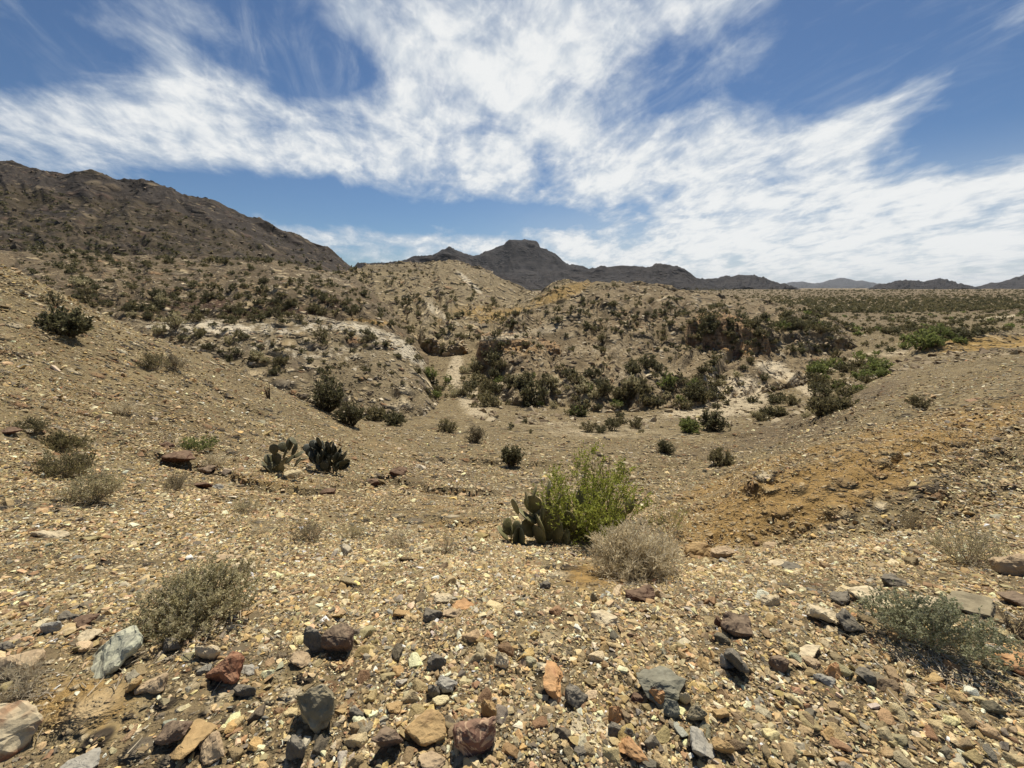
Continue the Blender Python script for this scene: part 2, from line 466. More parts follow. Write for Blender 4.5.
SAND = [(455, 372, 9, 22, -10, .9), (468, 395, 12, 16, -10, .9), (480, 412, 20, 7, 0, .7), (555, 424, 55, 5, 0, .45), (640, 420, 70, 5, 3, .5), (720, 412, 45, 8, 10, .9), (735, 396, 40, 22, 0, 1), (700, 412, 45, 7, 4, .9), (715, 380, 22, 8, 0, .7),
        (778, 372, 22, 8, -18, 1), (800, 385, 24, 6, -35, 1), (770, 365, 18, 6, 0, .8), (850, 362, 40, 6, 20, .7), (900, 352, 30, 5, 8, .7), (935, 345, 40, 6, 8, .8), (955, 338, 20, 5, 0, .7), (490, 400, 40, 8, 0, .4), (600, 432, 90, 8, 0, .5), (540, 445, 60, 10, 0, .35), (660, 436, 60, 6, 0, .4),
        (1000, 317, 30, 1.6, 6, 1), (850, 306, 70, 3, 0, .5), (800, 311, 60, 3, 0, .35), (900, 312, 50, 2.5, 0, .4), (980, 303, 60, 2.5, 0, .4)]
DARK = [(150, 430, 170, 40, -8, .45), (420, 495, 170, 26, 0, .5), (260, 395, 90, 20, -22, .4), (60, 350, 80, 30, -20, .4), (650, 450, 80, 10, 0, .45), (790, 430, 90, 18, 12, .7), (870, 395, 50, 12, 20, .7), (720, 450, 70, 12, 8, .6), (440, 470, 60, 16, 0, .6), (400, 480, 40, 10, 0, .5), (350, 470, 50, 10, 0, .3), (40, 455, 90, 25, 0, .35), (240, 330, 60, 10, -25, .3), (840, 318, 200, 22, 0, .55), (880, 294, 260, 6, 0, .8), (780, 340, 60, 12, 0, .4), (960, 525, 70, 25, 0, .35), (930, 325, 120, 6, 0, .35)]

# ------------------------------------------------------------------ terrain materials
def terrain_mat(name, c_lo, c_hi, c_alt, c_speck, c_dark, scale=1.0, stones=1.0, bump=.6, near=False, ochre=(.335, .215, .082), sand=(.55, .455, .305), dark=(.14, .103, .060), strata=0.0):
    m = bpy.data.materials.new(name)
    m.use_nodes = True
    nt = m.node_tree
    bs = nt.nodes['Principled BSDF']
    bs.inputs['Roughness'].default_value = .95
    bs.inputs['Specular IOR Level'].default_value = .15
    geo = N(nt, 'ShaderNodeNewGeometry')
    P = geo.outputs['Position']
    def noise(s, d=5, r=.6, dist=0.0):
        return N(nt, 'ShaderNodeTexNoise', inp={'Vector': P, 'Scale': s, 'Detail': d, 'Roughness': r, 'Distortion': dist}).outputs['Fac']
    def vor(s, rnd=1.0):
        n = N(nt, 'ShaderNodeTexVoronoi', inp={'Vector': P, 'Scale': s, 'Randomness': rnd})
        return n.outputs['Distance'], N(nt, 'ShaderNodeSeparateColor', inp={0: n.outputs['Color']}).outputs[0]
    big = noise(.55 * scale, 6, .62)
    mid = noise(3.1 * scale, 6, .65, .4)
    fine = noise(26 * scale, 4, .7)
    base = MIX(nt, SMOOTH(nt, big, .36, .64), c_lo, c_hi)
    base = MIX(nt, M(nt, 'MULTIPLY', SMOOTH(nt, mid, .52, .70), .65), base, c_alt)
    at = N(nt, 'ShaderNodeAttribute', attribute_name='zone')
    zr, zg, zb = N(nt, 'ShaderNodeSeparateColor', inp={0: at.outputs['Color']}).outputs[:3]
    br = M(nt, 'MULTIPLY_ADD', M(nt, 'SUBTRACT', mid, .5), .9, M(nt, 'MULTIPLY', M(nt, 'SUBTRACT', fine, .5), .5))
    base = MIX(nt, SMOOTH(nt, M(nt, 'ADD', zb, br), .25, .75), base, dark)
    base = MIX(nt, SMOOTH(nt, M(nt, 'ADD', zr, br), .25, .75), base, ochre)
    base = MIX(nt, SMOOTH(nt, M(nt, 'ADD', zg, br), .28, .70), base, sand)
    keep = M(nt, 'SUBTRACT', 1.0, M(nt, 'MULTIPLY', SMOOTH(nt, M(nt, 'ADD', zr, zg), .3, .9), .65))
    h = None
    sizes = ((60, .35), (22, .5), (8, .6), (2.6, .5)) if near else ((7, .45), (2.2, .6), (.7, .5))
    for s, amt in sizes:
        d, rnd = vor(s * scale)
        pal = RAMP(nt, rnd, [(0, c_dark), (.16, c_speck[0]), (.34, c_speck[1]), (.52, c_speck[2]), (.70, c_speck[3]), (.86, c_speck[4])], 'CONSTANT')
        core = SMOOTH(nt, d, .44, .24)
        has = SMOOTH(nt, N(nt, 'ShaderNodeTexNoise', inp={'Vector': P, 'Scale': s * scale * .23, 'Detail': 3.0}).outputs['Fac'], .40, .54)
        k = M(nt, 'MULTIPLY', M(nt, 'MULTIPLY', core, has), M(nt, 'MULTIPLY', keep, amt * stones))
        base = MIX(nt, M(nt, 'MULTIPLY', k, 1.7, clamp=True), base, pal)
        hh = M(nt, 'MULTIPLY', M(nt, 'MULTIPLY', SMOOTH(nt, d, .5, .12), has), .6 / (s * scale))
        h = hh if h is None else M(nt, 'ADD', h, hh)
    if strata:
        mp = N(nt, 'ShaderNodeMapping', inp={'Vector': P, 'Scale': (.25 * scale, .25 * scale, 4.5 * scale), 'Rotation': (.10, .16, 0)})
        st = N(nt, 'ShaderNodeTexNoise', inp={'Vector': mp.outputs[0], 'Scale': 1.0, 'Detail': 6.0, 'Roughness': .65, 'Distortion': .25}).outputs['Fac']
        base = MIX(nt, 1.0, base, RAMP(nt, st, [(.32, (1 - strata, 1 - strata * 1.08, 1 - strata * 1.12)), (.48, (1, 1, 1)), (.54, (1 - strata * .5,) * 3), (.66, (1 + strata * .5, 1 + strata * .46, 1 + strata * .4))]), 'MULTIPLY')
    base = MIX(nt, 1.0, base, RAMP(nt, fine, [(.25, (.72, .72, .72)), (.75, (1.18, 1.17, 1.14))]), 'MULTIPLY')
    h = M(nt, 'ADD', h, M(nt, 'MULTIPLY', fine, .02 / scale))
    h = M(nt, 'ADD', h, M(nt, 'MULTIPLY', mid, .16 / scale))
    if strata: h = M(nt, 'ADD', h, M(nt, 'MULTIPLY', st, .5 * strata / scale))
    b = N(nt, 'ShaderNodeBump', inp={'Strength': bump, 'Distance': 1.0, 'Height': h})
    nt.links.new(base, bs.inputs['Base Color'])
    nt.links.new(b.outputs[0], bs.inputs['Normal'])
    return m

SPECK = [(.30, .225, .125), (.42, .335, .205), (.17, .14, .10), (.54, .45, .30), (.25, .15, .08)]
MAT_GROUND = terrain_mat('desert_ground', (.180, .138, .070), (.262, .204, .110), (.285, .205, .090), SPECK, (.075, .058, .040), 1.0, 1.35, 1.0, near=True)

# ------------------------------------------------------------------ ground sheet
def build_ground():
    rows = np.concatenate([[-4, -2.6, -1.6, -.9, -.4, 0, .3, .55], np.exp(np.linspace(math.log(.77), math.log(5), 250)), np.exp(np.linspace(math.log(5.03), math.log(45), 260)), np.exp(np.linspace(math.log(45.5), math.log(24000), 190))])
    sc = np.concatenate([np.linspace(-4.55, -1.6, 50)[:-1], np.linspace(-1.6, 1.6, 520), np.linspace(1.6, 4.55, 50)[1:]])
    Y = np.repeat(rows[:, None], len(sc), 1)
    X = sc[None, :] * np.maximum(Y, .77)
    Z = ground_z(X, Y)
    V = np.stack([X, Y, Z], -1).reshape(-1, 3)
    px, py, w = project(V)
    front = (V[:, 1] > .5)
    zone = np.stack([blobs(px, py, OCHRE), blobs(px, py, SAND), blobs(px, py, DARK)], -1) * front[:, None]
    zone[:, 2] = np.maximum(zone[:, 2], np.clip((V[:, 1] - 60) / 60, 0, 1) * (.56 + .5 * fbm(V[:, 0] / 45, V[:, 1] / 28, 3)))
    nr_ = np.clip((4.5 - V[:, 1]) / 2.5, 0, 1) * (1 - blobs(px, py, [(85, 708, 70, 40, 10, 1), (590, 578, 55, 20, 0, 1), (285, 690, 50, 20, 0, 1)]))  # near ground darkened among the stones: shade of the gaps put into the colour
    zone[:, 2] = np.maximum(zone[:, 2], .55 * nr_ * front)
    zone[:, 1] *= np.clip(1.2 + 1.2 * fbm(V[:, 0] / 3, V[:, 1] / 3, 4), .35, 1)
    Fq = grid_faces(*X.shape)
    me = mk_mesh('ground', V, Fq, True, {'zone': zone})
    o = obj('ground', me, MAT_GROUND)
    tag(o, kind='structure')
    add_bvh(V, Fq)
build_ground()

# ------------------------------------------------------------------ hills and mountains as lofted sheets
def row_interp(row, p):
    row = sorted(row)
    x = [r[0] for r in row]
    return pchip(x, [r[1] for r in row], p), np.exp(pchip(x, [math.log(r[2]) for r in row], p))

def hill(name, rows, mat, nc, nr, amp=.02, gul=(10, .02), crest_i=None, zone=None, seed=0, rough=1.0, kind='structure', label=None, cat=None, lam=None, smooth=True, crest_rough=.012):
    x0 = max(min(r[0] for r in row) for row in rows); x1 = min(max(r[0] for r in row) for row in rows)
    p = np.linspace(x0, x1, nc)
    C = []
    for row in rows:
        py, Y = row_interp(row, p)
        u = (p - 512) / F; v = (384 - py) / F
        t = Y / (CP + v * SP)
        C.append(np.stack([u * t, Y, EYE + t * (v * CP - SP)], -1))
    C = np.array(C)
    if C[0][:, 1].max() < 120:
        C[0][:, 2] = ground_z(C[0][:, 0], C[0][:, 1]) - .05
    sk = C[0].copy(); sk[:, 2] = np.minimum(sk[:, 2], ground_z(sk[:, 0], sk[:, 1])) - np.maximum(2.0, .03 * sk[:, 1]); sk[:, 1] *= .985
    C = np.concatenate([sk[None], C]); rows = [rows[0]] + rows
    if crest_i is not None: crest_i += 1
    k = np.arange(len(rows)); tt = np.unique(np.concatenate([np.linspace(0, len(rows) - 1, nr), k])); nr = len(tt)
    G = np.empty((nr, nc, 3))
    i = np.clip(tt.astype(int), 0, len(rows) - 2)
    f = tt - i
    for c in range(nc):
        for a in range(3):
            G[:, c, a] = pchip(k, C[:, c, a], tt)
    ci = crest_i if crest_i is not None else len(rows) - 2
    Yd = G[..., 1]
    env = np.clip(tt / max(ci, 1) * 3, .25, 1)[:, None] * np.clip(1 - .75 * np.exp(-((tt - ci) / .16) ** 2), 0, 1)[:, None]
    arc = (np.cumsum(np.concatenate([[0], np.linalg.norm(np.diff(C[ci][:, :2], axis=0), axis=1)])))[None, :]
    span = arc.max()
    wob = fbm(arc / span * gul[0] * .6 + seed, tt[:, None] * 1.1 + seed * 3, 3) * .7
    gl = ridged(arc / span * gul[0] + wob + seed * 7.7, tt[:, None] * .55 + seed, 4)
    L = span / 6 if lam is None else lam
    nz = fbm(G[..., 0] / L + seed, G[..., 1] / L + seed * 2, 7, .52)
    nz2 = ridged(G[..., 0] / L * 2.7 + seed, G[..., 1] / L * 2.7, 5, .55)
    hgt = np.ptp(C[..., 2])
    G[..., 2] += env * (gl - .5) * gul[1] * hgt + env * amp * hgt * (nz * 1.1 + (nz2 - .4) * .7 * rough)
    cenv = np.exp(-((tt - ci) / .3) ** 2)[:, None]
    G[..., 2] += cenv * rough * crest_rough * hgt * ridged(arc / span * 20 + seed, tt[:, None] * 2, 4)
    e = np.minimum(np.arange(nc), np.arange(nc)[::-1]) / (nc * .12)
    e = np.clip(e, 0, 1); e = (e * e * (3 - 2 * e))[None, :]
    gz_ = ground_z(G[..., 0], G[..., 1]) - 1.0
    G[..., 2] = np.where(G[..., 2] > gz_, gz_ + (G[..., 2] - gz_) * e, G[..., 2])
    V = G.reshape(-1, 3)
    Fq = grid_faces(nr, nc)
    px, py, _ = project(V)
    if zone is None:
        z = np.zeros((len(V), 3))
    else:
        z = zone(px, py, V)
    me = mk_mesh(name, V, Fq, smooth, {'zone': z})
    o = obj(name, me, mat)
    tag(o, label, cat, None, kind)
    add_bvh(V, Fq)
    SHEETS[name + ('' if name not in SHEETS else '_%d' % len(SHEETS))] = (G, ci)
    return G

def sink(row, dY, dpy):
    return [(p, y + dpy, Y * dY) for p, y, Y in row]

ROCK_DK = [(.10, .075, .055), (.15, .11, .075), (.075, .06, .05), (.20, .15, .10), (.11, .065, .042)]
M_MOUNT = terrain_mat('dark_mountain', (.042, .031, .019), (.072, .054, .031), (.050, .044, .024), [(.07, .055, .045), (.12, .09, .06), (.05, .042, .036), (.18, .14, .09), (.085, .055, .04)], (.03, .026, .022), .09, .9, .40, dark=(.045, .036, .030), ochre=(.14, .10, .06), strata=.35)
M_BROWN = terrain_mat('brown_hill', (.098, .071, .041), (.150, .113, .067), (.118, .090, .048), SPECK, (.08, .06, .04), .35, .8, .65, dark=(.075, .043, .027), sand=(.36, .30, .22))
M_TAN = terrain_mat('tan_hill', (.19, .148, .084), (.27, .212, .124), (.235, .178, .086), SPECK, (.09, .075, .055), .35, .8, .8, ochre=(.31, .205, .075), sand=(.50, .43, .31), dark=(.12, .092, .056))
M_ROCKY = terrain_mat('rocky_hill', (.175, .130, .073), (.265, .205, .120), (.20, .145, .078), [(.24, .185, .115), (.36, .29, .19), (.14, .105, .068), (.44, .37, .26), (.21, .135, .075)], (.085, .063, .042), .55, .9, .7, ochre=(.30, .18, .075), sand=(.55, .46, .32), dark=(.15, .108, .064))
M_WHITE = terrain_mat('white_rock_hill', (.185, .145, .085), (.25, .198, .118), (.21, .16, .088), SPECK, (.09, .07, .055), .6, 1.0, .9, sand=(.52, .455, .34), dark=(.13, .10, .07), strata=.15)
M_FAR = terrain_mat('far_range', (.024, .022, .025), (.042, .037, .037), (.034, .031, .029), [(.04, .035, .034), (.055, .048, .044), (.03, .028, .028), (.07, .06, .052), (.04, .032, .03)], (.03, .027, .026), .02, .5, .45, dark=(.04, .035, .035), strata=.45)

# white rock hill in the left middle distance
def z_white(px, py, V):
    m = blobs(px, py, [(205, 328, 60, 9, -3, .85), (290, 328, 90, 8, 0, .5), (360, 330, 50, 8, -14, .7), (405, 350, 30, 8, -38, .8), (300, 350, 90, 10, -5, .45), (435, 370, 20, 7, -45, .6)])
    n = fbm(px / 9, py / 5, 4) * .55
    return np.stack([np.zeros_like(m), np.clip(m + n * (m > .05), 0, 1), blobs(px, py, [(300, 365, 40, 14, -20, .5), (255, 355, 30, 8, -20, .5)])], -1)
row_c = [(60, 335, 38), (150, 324, 39), (200, 322, 40), (250, 320, 41), (300, 319, 42), (350, 322, 43), (382, 330, 43), (402, 342, 42), (430, 364, 40), (448, 386, 37), (460, 404, 34)]
row_f = [(60, 390, 25), (120, 392, 25), (190, 398, 25), (260, 408, 25), (330, 417, 25), (395, 421, 25), (425, 416, 26.5), (445, 411, 28), (460, 408, 31)]
row_m = [(60, 358, 32), (150, 350, 32), (250, 352, 32), (330, 362, 32), (390, 372, 32), (420, 385, 32), (440, 396, 32), (460, 405, 32.5)]
hill('hill', [row_f, row_m, row_c, sink(row_c, 1.12, 6), sink(row_c, 1.35, 45)], M_WHITE, 260, 130, .026, (8, .08), 2, z_white, 1, rough=.6, lam=7)

# brown hills behind it
def z_brown(px, py, V):
    d = blobs(px, py, [(250, 312, 70, 9, -12, .95), (310, 318, 40, 8, -15, .9), (190, 306, 40, 6, 0, .6), (100, 300, 80, 7, 0, .35), (330, 300, 30, 9, -25, .7)])
    s = blobs(px, py, [(170, 290, 70, 9, 0, .32), (330, 280, 40, 8, -10, .4), (60, 282, 70, 9, 0, .25)])
    o = blobs(px, py, [(370, 322, 30, 4, -5, .7), (260, 290, 30, 6, 0, .4)])
    return np.stack([o, s, d], -1)
row_f = [(-300, 330, 50), (-100, 318, 50), (0, 318, 50), (100, 327, 50), (200, 329, 48), (330, 330, 47), (400, 342, 46), (455, 365, 46)]
row_m = [(-300, 290, 72), (-100, 285, 75), (0, 284, 75), (100, 287, 75), (200, 292, 72), (260, 296, 68), (310, 302, 62), (350, 312, 58), (400, 326, 55), (455, 352, 52)]
row_c = [(-300, 245, 140), (-100, 250, 140), (0, 252, 140), (100, 256, 140), (200, 260, 140), (290, 266, 135), (345, 276, 130), (380, 290, 110), (420, 312, 90), (455, 340, 70)]
hill('hill', [row_f, row_m, row_c, sink(row_c, 1.1, 3), sink(row_c, 1.3, 30)], M_BROWN, 340, 150, .035, (14, .07), 2, z_brown, 2, lam=16)

# tan hill in the centre left
def z_tan(px, py, V):
    s = blobs(px, py, [(470, 283, 22, 3.5, -42, .8), (437, 312, 16, 5, -40, .75), (455, 322, 14, 3, -35, .5), (430, 300, 18, 3, -30, .4), (405, 328, 14, 5, 0, .4), (425, 322, 14, 6, 0, .4)])
    o = blobs(px, py, [(480, 312, 40, 10, 0, .6), (545, 305, 30, 7, 15, .5), (400, 345, 30, 8, 0, .2)])
    return np.stack([o, s, blobs(px, py, [(395, 268, 60, 6, 0, .5), (370, 300, 20, 14, -30, .35), (350, 320, 30, 5, 0, .4)])], -1)
row_c = [(290, 290, 150), (340, 275, 150), (372, 267, 150), (420, 265, 150), (452, 263, 150), (475, 270, 150), (510, 284, 146), (540, 296, 138), (580, 306, 125)]
row_m = [(290, 305, 100), (340, 296, 105), (372, 290, 105), (420, 292, 102), (452, 296, 100), (475, 303, 98), (510, 313, 98), (540, 316, 100), (580, 318, 100)]
row_f = [(290, 335, 66), (340, 335, 66), (372, 340, 64), (420, 352, 60), (452, 362, 56), (475, 355, 58), (510, 340, 68), (540, 330, 78), (580, 328, 85)]
hill('hill', [row_f, row_m, row_c, sink(row_c, 1.06, 2), sink(row_c, 1.3, 25)], M_TAN, 260, 140, .035, (11, .16), 2, z_tan, 3, lam=22)

# yellowish ridge behind the rocky hill
row_c = [(415, 322, 92), (440, 311, 94), (465, 306, 95), (490, 310, 95), (520, 303, 93), (545, 292, 91), (570, 284, 90), (600, 283.5, 92), (650, 290, 96)]
row_f = [(415, 345, 68), (440, 342, 66), (465, 341, 64), (490, 340, 62), (520, 334, 62), (545, 326, 64), (570, 320, 66), (600, 318, 68), (650, 318, 70)]
def z_och(px, py, V):
    return np.stack([blobs(px, py, [(560, 294, 40, 9, 20, .75), (500, 315, 60, 8, 8, .65), (450, 318, 30, 8, 0, .5)]), 0 * px, blobs(px, py, [(585, 295, 8, 12, 30, .5)])], -1)
hill('hill', [row_f, row_c, sink(row_c, 1.05, 2), sink(row_c, 1.3, 20)], M_TAN, 200, 90, .04, (13, .16), 1, z_och, 4, lam=14)

# rocky hill in the centre right with its cut banks
def z_rocky(px, py, V):
    o = blobs(px, py, [(730, 338, 45, 16, -20, .9), (510, 347, 40, 9, -5, .7), (620, 325, 50, 10, 0, .3), (560, 345, 30, 10, 0, .2), (800, 312, 50, 6, 0, .3)])
    s = blobs(px, py, [(505, 336, 26, 5, 5, .8), (560, 322, 50, 10, 20, .4), (600, 350, 70, 12, 0, .38), (640, 375, 90, 14, 0, .4), (545, 330, 30, 6, 10, .5), (560, 395, 60, 10, 0, .5), (820, 303, 70, 4, 0, .4), (500, 385, 20, 10, 0, .4)])
    s = np.maximum(s, blobs(px, py, SAND) * (py > 360))
    d = blobs(px, py, [(650, 315, 60, 14, 15, .55), (730, 310, 60, 8, 0, .45), (510, 358, 40, 5, 0, .5), (700, 300, 90, 6, 0, .35), (800, 335, 40, 12, -30, .35)])
    return np.stack([o, s, d], -1)
row_c = [(462, 362, 46), (476, 344, 50), (500, 329, 56), (530, 317, 61), (560, 307, 66), (590, 296, 72), (610, 288, 78), (640, 288, 82), (680, 294, 84), (720, 299, 86), (760, 304, 88), (800, 312, 88), (840, 323, 86), (880, 336, 80)]
row_m2 = [(462, 370, 44), (476, 358, 46), (500, 350, 48), (530, 340, 50), (560, 332, 52), (590, 324, 54), (610, 320, 56), (640, 318, 57), (680, 319, 57), (720, 322, 57), (760, 330, 56), (800, 336, 58), (840, 340, 62), (880, 344, 68)]
row_m = [(462, 378, 42), (476, 374, 42), (500, 372, 41), (530, 370, 41), (560, 368, 41), (590, 364, 42), (610, 360, 43), (640, 357, 44), (680, 357, 45), (720, 358, 47), (760, 358, 49), (800, 354, 54), (840, 350, 60), (880, 349, 66)]
row_f = [(462, 392, 38), (476, 398, 36), (500, 406, 33.5), (530, 410, 32.5), (560, 412, 32), (590, 413, 31.5), (610, 413, 31.5), (640, 411, 32), (680, 404, 33), (720, 392, 36), (760, 380, 39), (800, 372, 43), (840, 360, 49), (880, 354, 56)]
hill('hill', [row_f, row_m, row_m2, row_c, sink(row_c, 1.08, 2), sink(row_c, 1.35, 22)], M_ROCKY, 380, 210, .035, (10, .17), 3, z_rocky, 5, rough=.6, lam=9)

# steep cut banks standing out of the rocky hill
M_CLIFF = terrain_mat('cut_bank', (.36, .225, .115), (.48, .33, .18), (.40, .235, .11), [(.36, .24, .14), (.48, .36, .23), (.24, .15, .09), (.56, .45, .31), (.30, .17, .09)], (.12, .08, .05), .8, 1.0, 1.0, dark=(.20, .12, .07), strata=.5)
def z_cl(px, py, V):
    return np.stack([0 * px, blobs(px, py, [(505, 337, 40, 4, 4, .85)]), blobs(px, py, [(510, 356, 60, 5, 0, .7), (735, 354, 50, 6, -15, .7)]) + .5 * np.clip(fbm(px / 4, py / 22, 4) * 1.4, 0, 1)], -1)
def bank(foot, lip, seed):
    mid_ = [(p, (y + y2) / 2 + 1, Y * .4 + Y2 * .6) for (p, y, Y), (_, y2, Y2) in zip(foot, lip)]
    back = [(p, y - 3, Y + 6) for p, y, Y in lip]
    hid = [(p, y + 8, Y + 13) for p, y, Y in lip]
    hill('cliff', [foot, mid_, lip, back, hid], M_CLIFF, 170, 90, .07, (15, .10), 2, z_cl, seed, rough=1.0, lam=3.5)
bank([(676, 352, 46), (695, 352, 46), (715, 354, 46), (740, 357, 46.5), (760, 357, 47.5), (780, 354, 50)], [(676, 338, 50.5), (690, 323, 50.6), (715, 318, 51.2), (740, 325, 51.4), (760, 337, 51), (780, 349, 52.5)], 31)
bank([(470, 358, 45), (485, 358, 45), (510, 357, 45), (535, 356, 45.5), (556, 352, 46.5), (570, 350, 47)], [(470, 352, 47), (484, 338, 47.6), (510, 338, 48), (535, 343, 48.2), (556, 347, 49), (570, 348, 48.5)], 32)

# low mound beyond the right bank
row_c = [(880, 349, 49), (920, 342, 52), (950, 336, 54), (985, 332, 56), (1024, 334, 58), (1100, 330, 60), (1300, 330, 60)]
row_f = [(880, 362, 43), (920, 360, 43), (950, 358, 43), (985, 356, 44), (1024, 355, 45), (1100, 350, 45), (1300, 345, 45)]
hill('hill', [row_f, row_c, sink(row_c, 1.12, 3), sink(row_c, 1.4, 20)], M_TAN, 140, 60, .06, (8, .10), 1, lambda px, py, V: np.stack([blobs(px, py, [(990, 345, 90, 12, 0, .8)]), 0 * px, 0 * px], -1), 6, lam=6)
# dark mountain on the left
def z_mount(px, py, V):
    crest = np.interp(px, [-300, 0, 70, 150, 240, 340, 400], [120, 165, 178, 186, 218, 260, 280])
    d = np.exp(-((py - crest - 5) / 14) ** 2) * .95
    d = np.maximum(d, blobs(px, py, [(65, 212, 45, 6, 0, .8), (15, 235, 20, 5, 0, .7), (70, 190, 40, 8, -5, .9), (165, 200, 60, 6, -12, .7), (260, 240, 40, 6, -22, .6), (190, 236, 20, 4, 0, .5), (20, 180, 40, 12, 0, .6)]))
    d = d + fbm(px / 14, py / 8, 4) * .35 * (d > .06)
    return np.stack([blobs(px, py, [(230, 262, 90, 8, -6, .4)]), 0 * px, np.clip(d, 0, 1)], -1)
row_c = [(-300, 120, 430), (-150, 145, 400), (-60, 158, 390), (0, 165, 385), (20, 168, 385), (34, 174, 385), (66, 178, 385), (76, 176, 385), (100, 178, 385), (116, 184, 388), (138, 185, 390), (152, 186, 390), (185, 199, 390), (198, 202, 392), (215, 207, 395), (240, 218, 400), (265, 225, 400), (290, 236, 400), (310, 246, 405), (330, 254, 405), (345, 262, 405), (365, 269, 410), (410, 285, 410)]
row_m2 = [(-300, 150, 340), (0, 192, 320), (70, 202, 320), (150, 210, 325), (240, 236, 335), (310, 258, 350), (365, 275, 360), (410, 288, 360)]
row_m = [(-300, 215, 250), (0, 232, 240), (100, 238, 240), (200, 248, 250), (300, 264, 270), (365, 280, 290), (410, 292, 300)]
row_f = [(-300, 262, 160), (0, 266, 155), (100, 270, 155), (200, 274, 160), (300, 282, 180), (365, 290, 200), (410, 298, 220)]
hill('mountain', [row_f, row_m, row_m2, row_c, sink(row_c, 1.08, 4), sink(row_c, 1.6, 70)], M_MOUNT, 460, 230, .013, (17, .035), 3, z_mount, 7, rough=1.0, lam=70, crest_rough=.022)

# distant ranges
def far_hill(crest, Y, base_py=291, seed=0, mat=M_FAR, dep=.75, nc=260, gul=(11, .10), amp=.045, rough=.2):
    c = [(p, y, Y) for p, y in crest]
    f = [(p, base_py, Y * dep) for p, y in crest]
    m = [(p, base_py - (base_py - y) * .42, Y * (dep * .45 + .55)) for p, y in crest]
    hill('mountain', [f, m, c, sink(c, 1.06, 2), sink(c, 1.35, 30)], mat, nc, 90, amp, gul, 2, None, seed, rough, lam=Y / 9)
far_hill([(330, 292), (345, 268), (362, 264), (385, 265), (400, 264), (412, 258), (432, 257), (445, 253), (470, 262), (490, 270), (515, 279), (540, 286), (570, 292)], 1200, 296, 21)
far_hill([(400, 292), (425, 262), (441, 252), (446, 248.5), (449, 246.5), (452, 248), (458, 252.5), (470, 256), (480, 258), (486, 253), (498, 250.5), (504, 247), (507, 242.5), (510, 240.8), (520, 240.3), (533, 240.5), (538, 242.5), (540.5, 248), (546, 251.5), (556, 257), (564, 264), (575, 268), (600, 276), (640, 292)], 3000, 292, 22, gul=(11, .09))
far_hill([(520, 292), (545, 275), (565, 270), (590, 269), (606, 267), (622, 265), (636, 266), (650, 268), (655, 265), (664, 265), (676, 268), (684, 270), (692, 277), (705, 282), (730, 291)], 1900, 292, 23)
far_hill([(670, 292), (695, 281), (715, 279), (738, 276), (750, 275.5), (762, 278), (775, 283), (790, 287), (806, 291)], 2600, 291, 24)
far_hill([(740, 290), (775, 286), (800, 283), (815, 284), (830, 281.5), (845, 280), (860, 282.5), (878, 284.5), (900, 286), (925, 285), (940, 284.5), (965, 287), (1000, 290)], 17000, 290.2, 25, gul=(10, .12), rough=.6)
far_hill([(862, 291), (885, 285), (905, 280.5), (922, 281.5), (937, 279.5), (952, 282), (966, 286), (985, 291)], 3000, 291, 26)
far_hill([(945, 291), (980, 285.5), (1000, 282), (1024, 275), (1060, 263), (1100, 258), (1160, 268), (1240, 262), (1400, 280)], 4200, 291, 27)

BVH = BVHTree.FromPolygons(np.concatenate(BV_V).tolist(), np.concatenate(BV_F).tolist())
ORG = Vector((0, 0, EYE))
def cast(px, py):
    d = Vector(pix_dir(px, py)).normalized()
    h = BVH.ray_cast(ORG, d, 60000)
    return h[0], h[1]
def drop(x, y):
    h = BVH.ray_cast(Vector((x, y, 3000)), Vector((0, 0, -1)), 9000)
    return h[0]
def depth_of(p):
    return p[1] * CP - (p[2] - EYE) * SP
# ------------------------------------------------------------------ stone meshes
def hull_stone(seed, npts=12, flat=.6, box=.5):
    r = np.random.default_rng(seed)
    d = r.normal(size=(npts, 3)); d /= np.linalg.norm(d, axis=1)[:, None]
    d /= (np.abs(d) ** (2 + 6 * box)).sum(1)[:, None] ** (1 / (2 + 6 * box))
    d *= r.uniform(.78, 1.0, (npts, 1)) * np.array([1, r.uniform(.5, .95), flat])
    bm = bmesh.new()
    for p in d: bm.verts.new(p)
    res = bmesh.ops.convex_hull(bm, input=bm.verts)
    bmesh.ops.delete(bm, geom=[g for g in res['geom_interior'] if isinstance(g, bmesh.types.BMVert)], context='VERTS')
    bmesh.ops.triangulate(bm, faces=bm.faces)
    return bm

def bm_arrays(bm):
    bm.verts.index_update()
    V = np.array([v.co[:] for v in bm.verts]); T = np.array([[v.index for v in f.verts] for f in bm.faces])
    return V, T
STONES = []
for i in range(26):
    b = hull_stone(100 + i, 9 + i % 5, (.30, .42, .6)[i % 3], (.2, .6, .9)[i % 3 - 1])
    STONES.append(bm_arrays(b)); b.free()

PALETTE = np.array([(.38, .285, .155), (.47, .37, .215), (.29, .21, .115), (.58, .485, .32), (.22, .165, .10), (.35, .24, .11), (.22, .20, .165), (.43, .31, .13), (.25, .14, .075),
                    (.15, .14, .125), (.20, .205, .19), (.40, .255, .155), (.68, .60, .45), (.115, .098, .08), (.38, .355, .30), (.30, .265, .17)])
PALP = np.array([16, 15, 13, 12, 9, 9, 5, 7, 5, 2.6, 1.6, 3, 5.5, 4, 3, 4.], float); PALP /= PALP.sum()

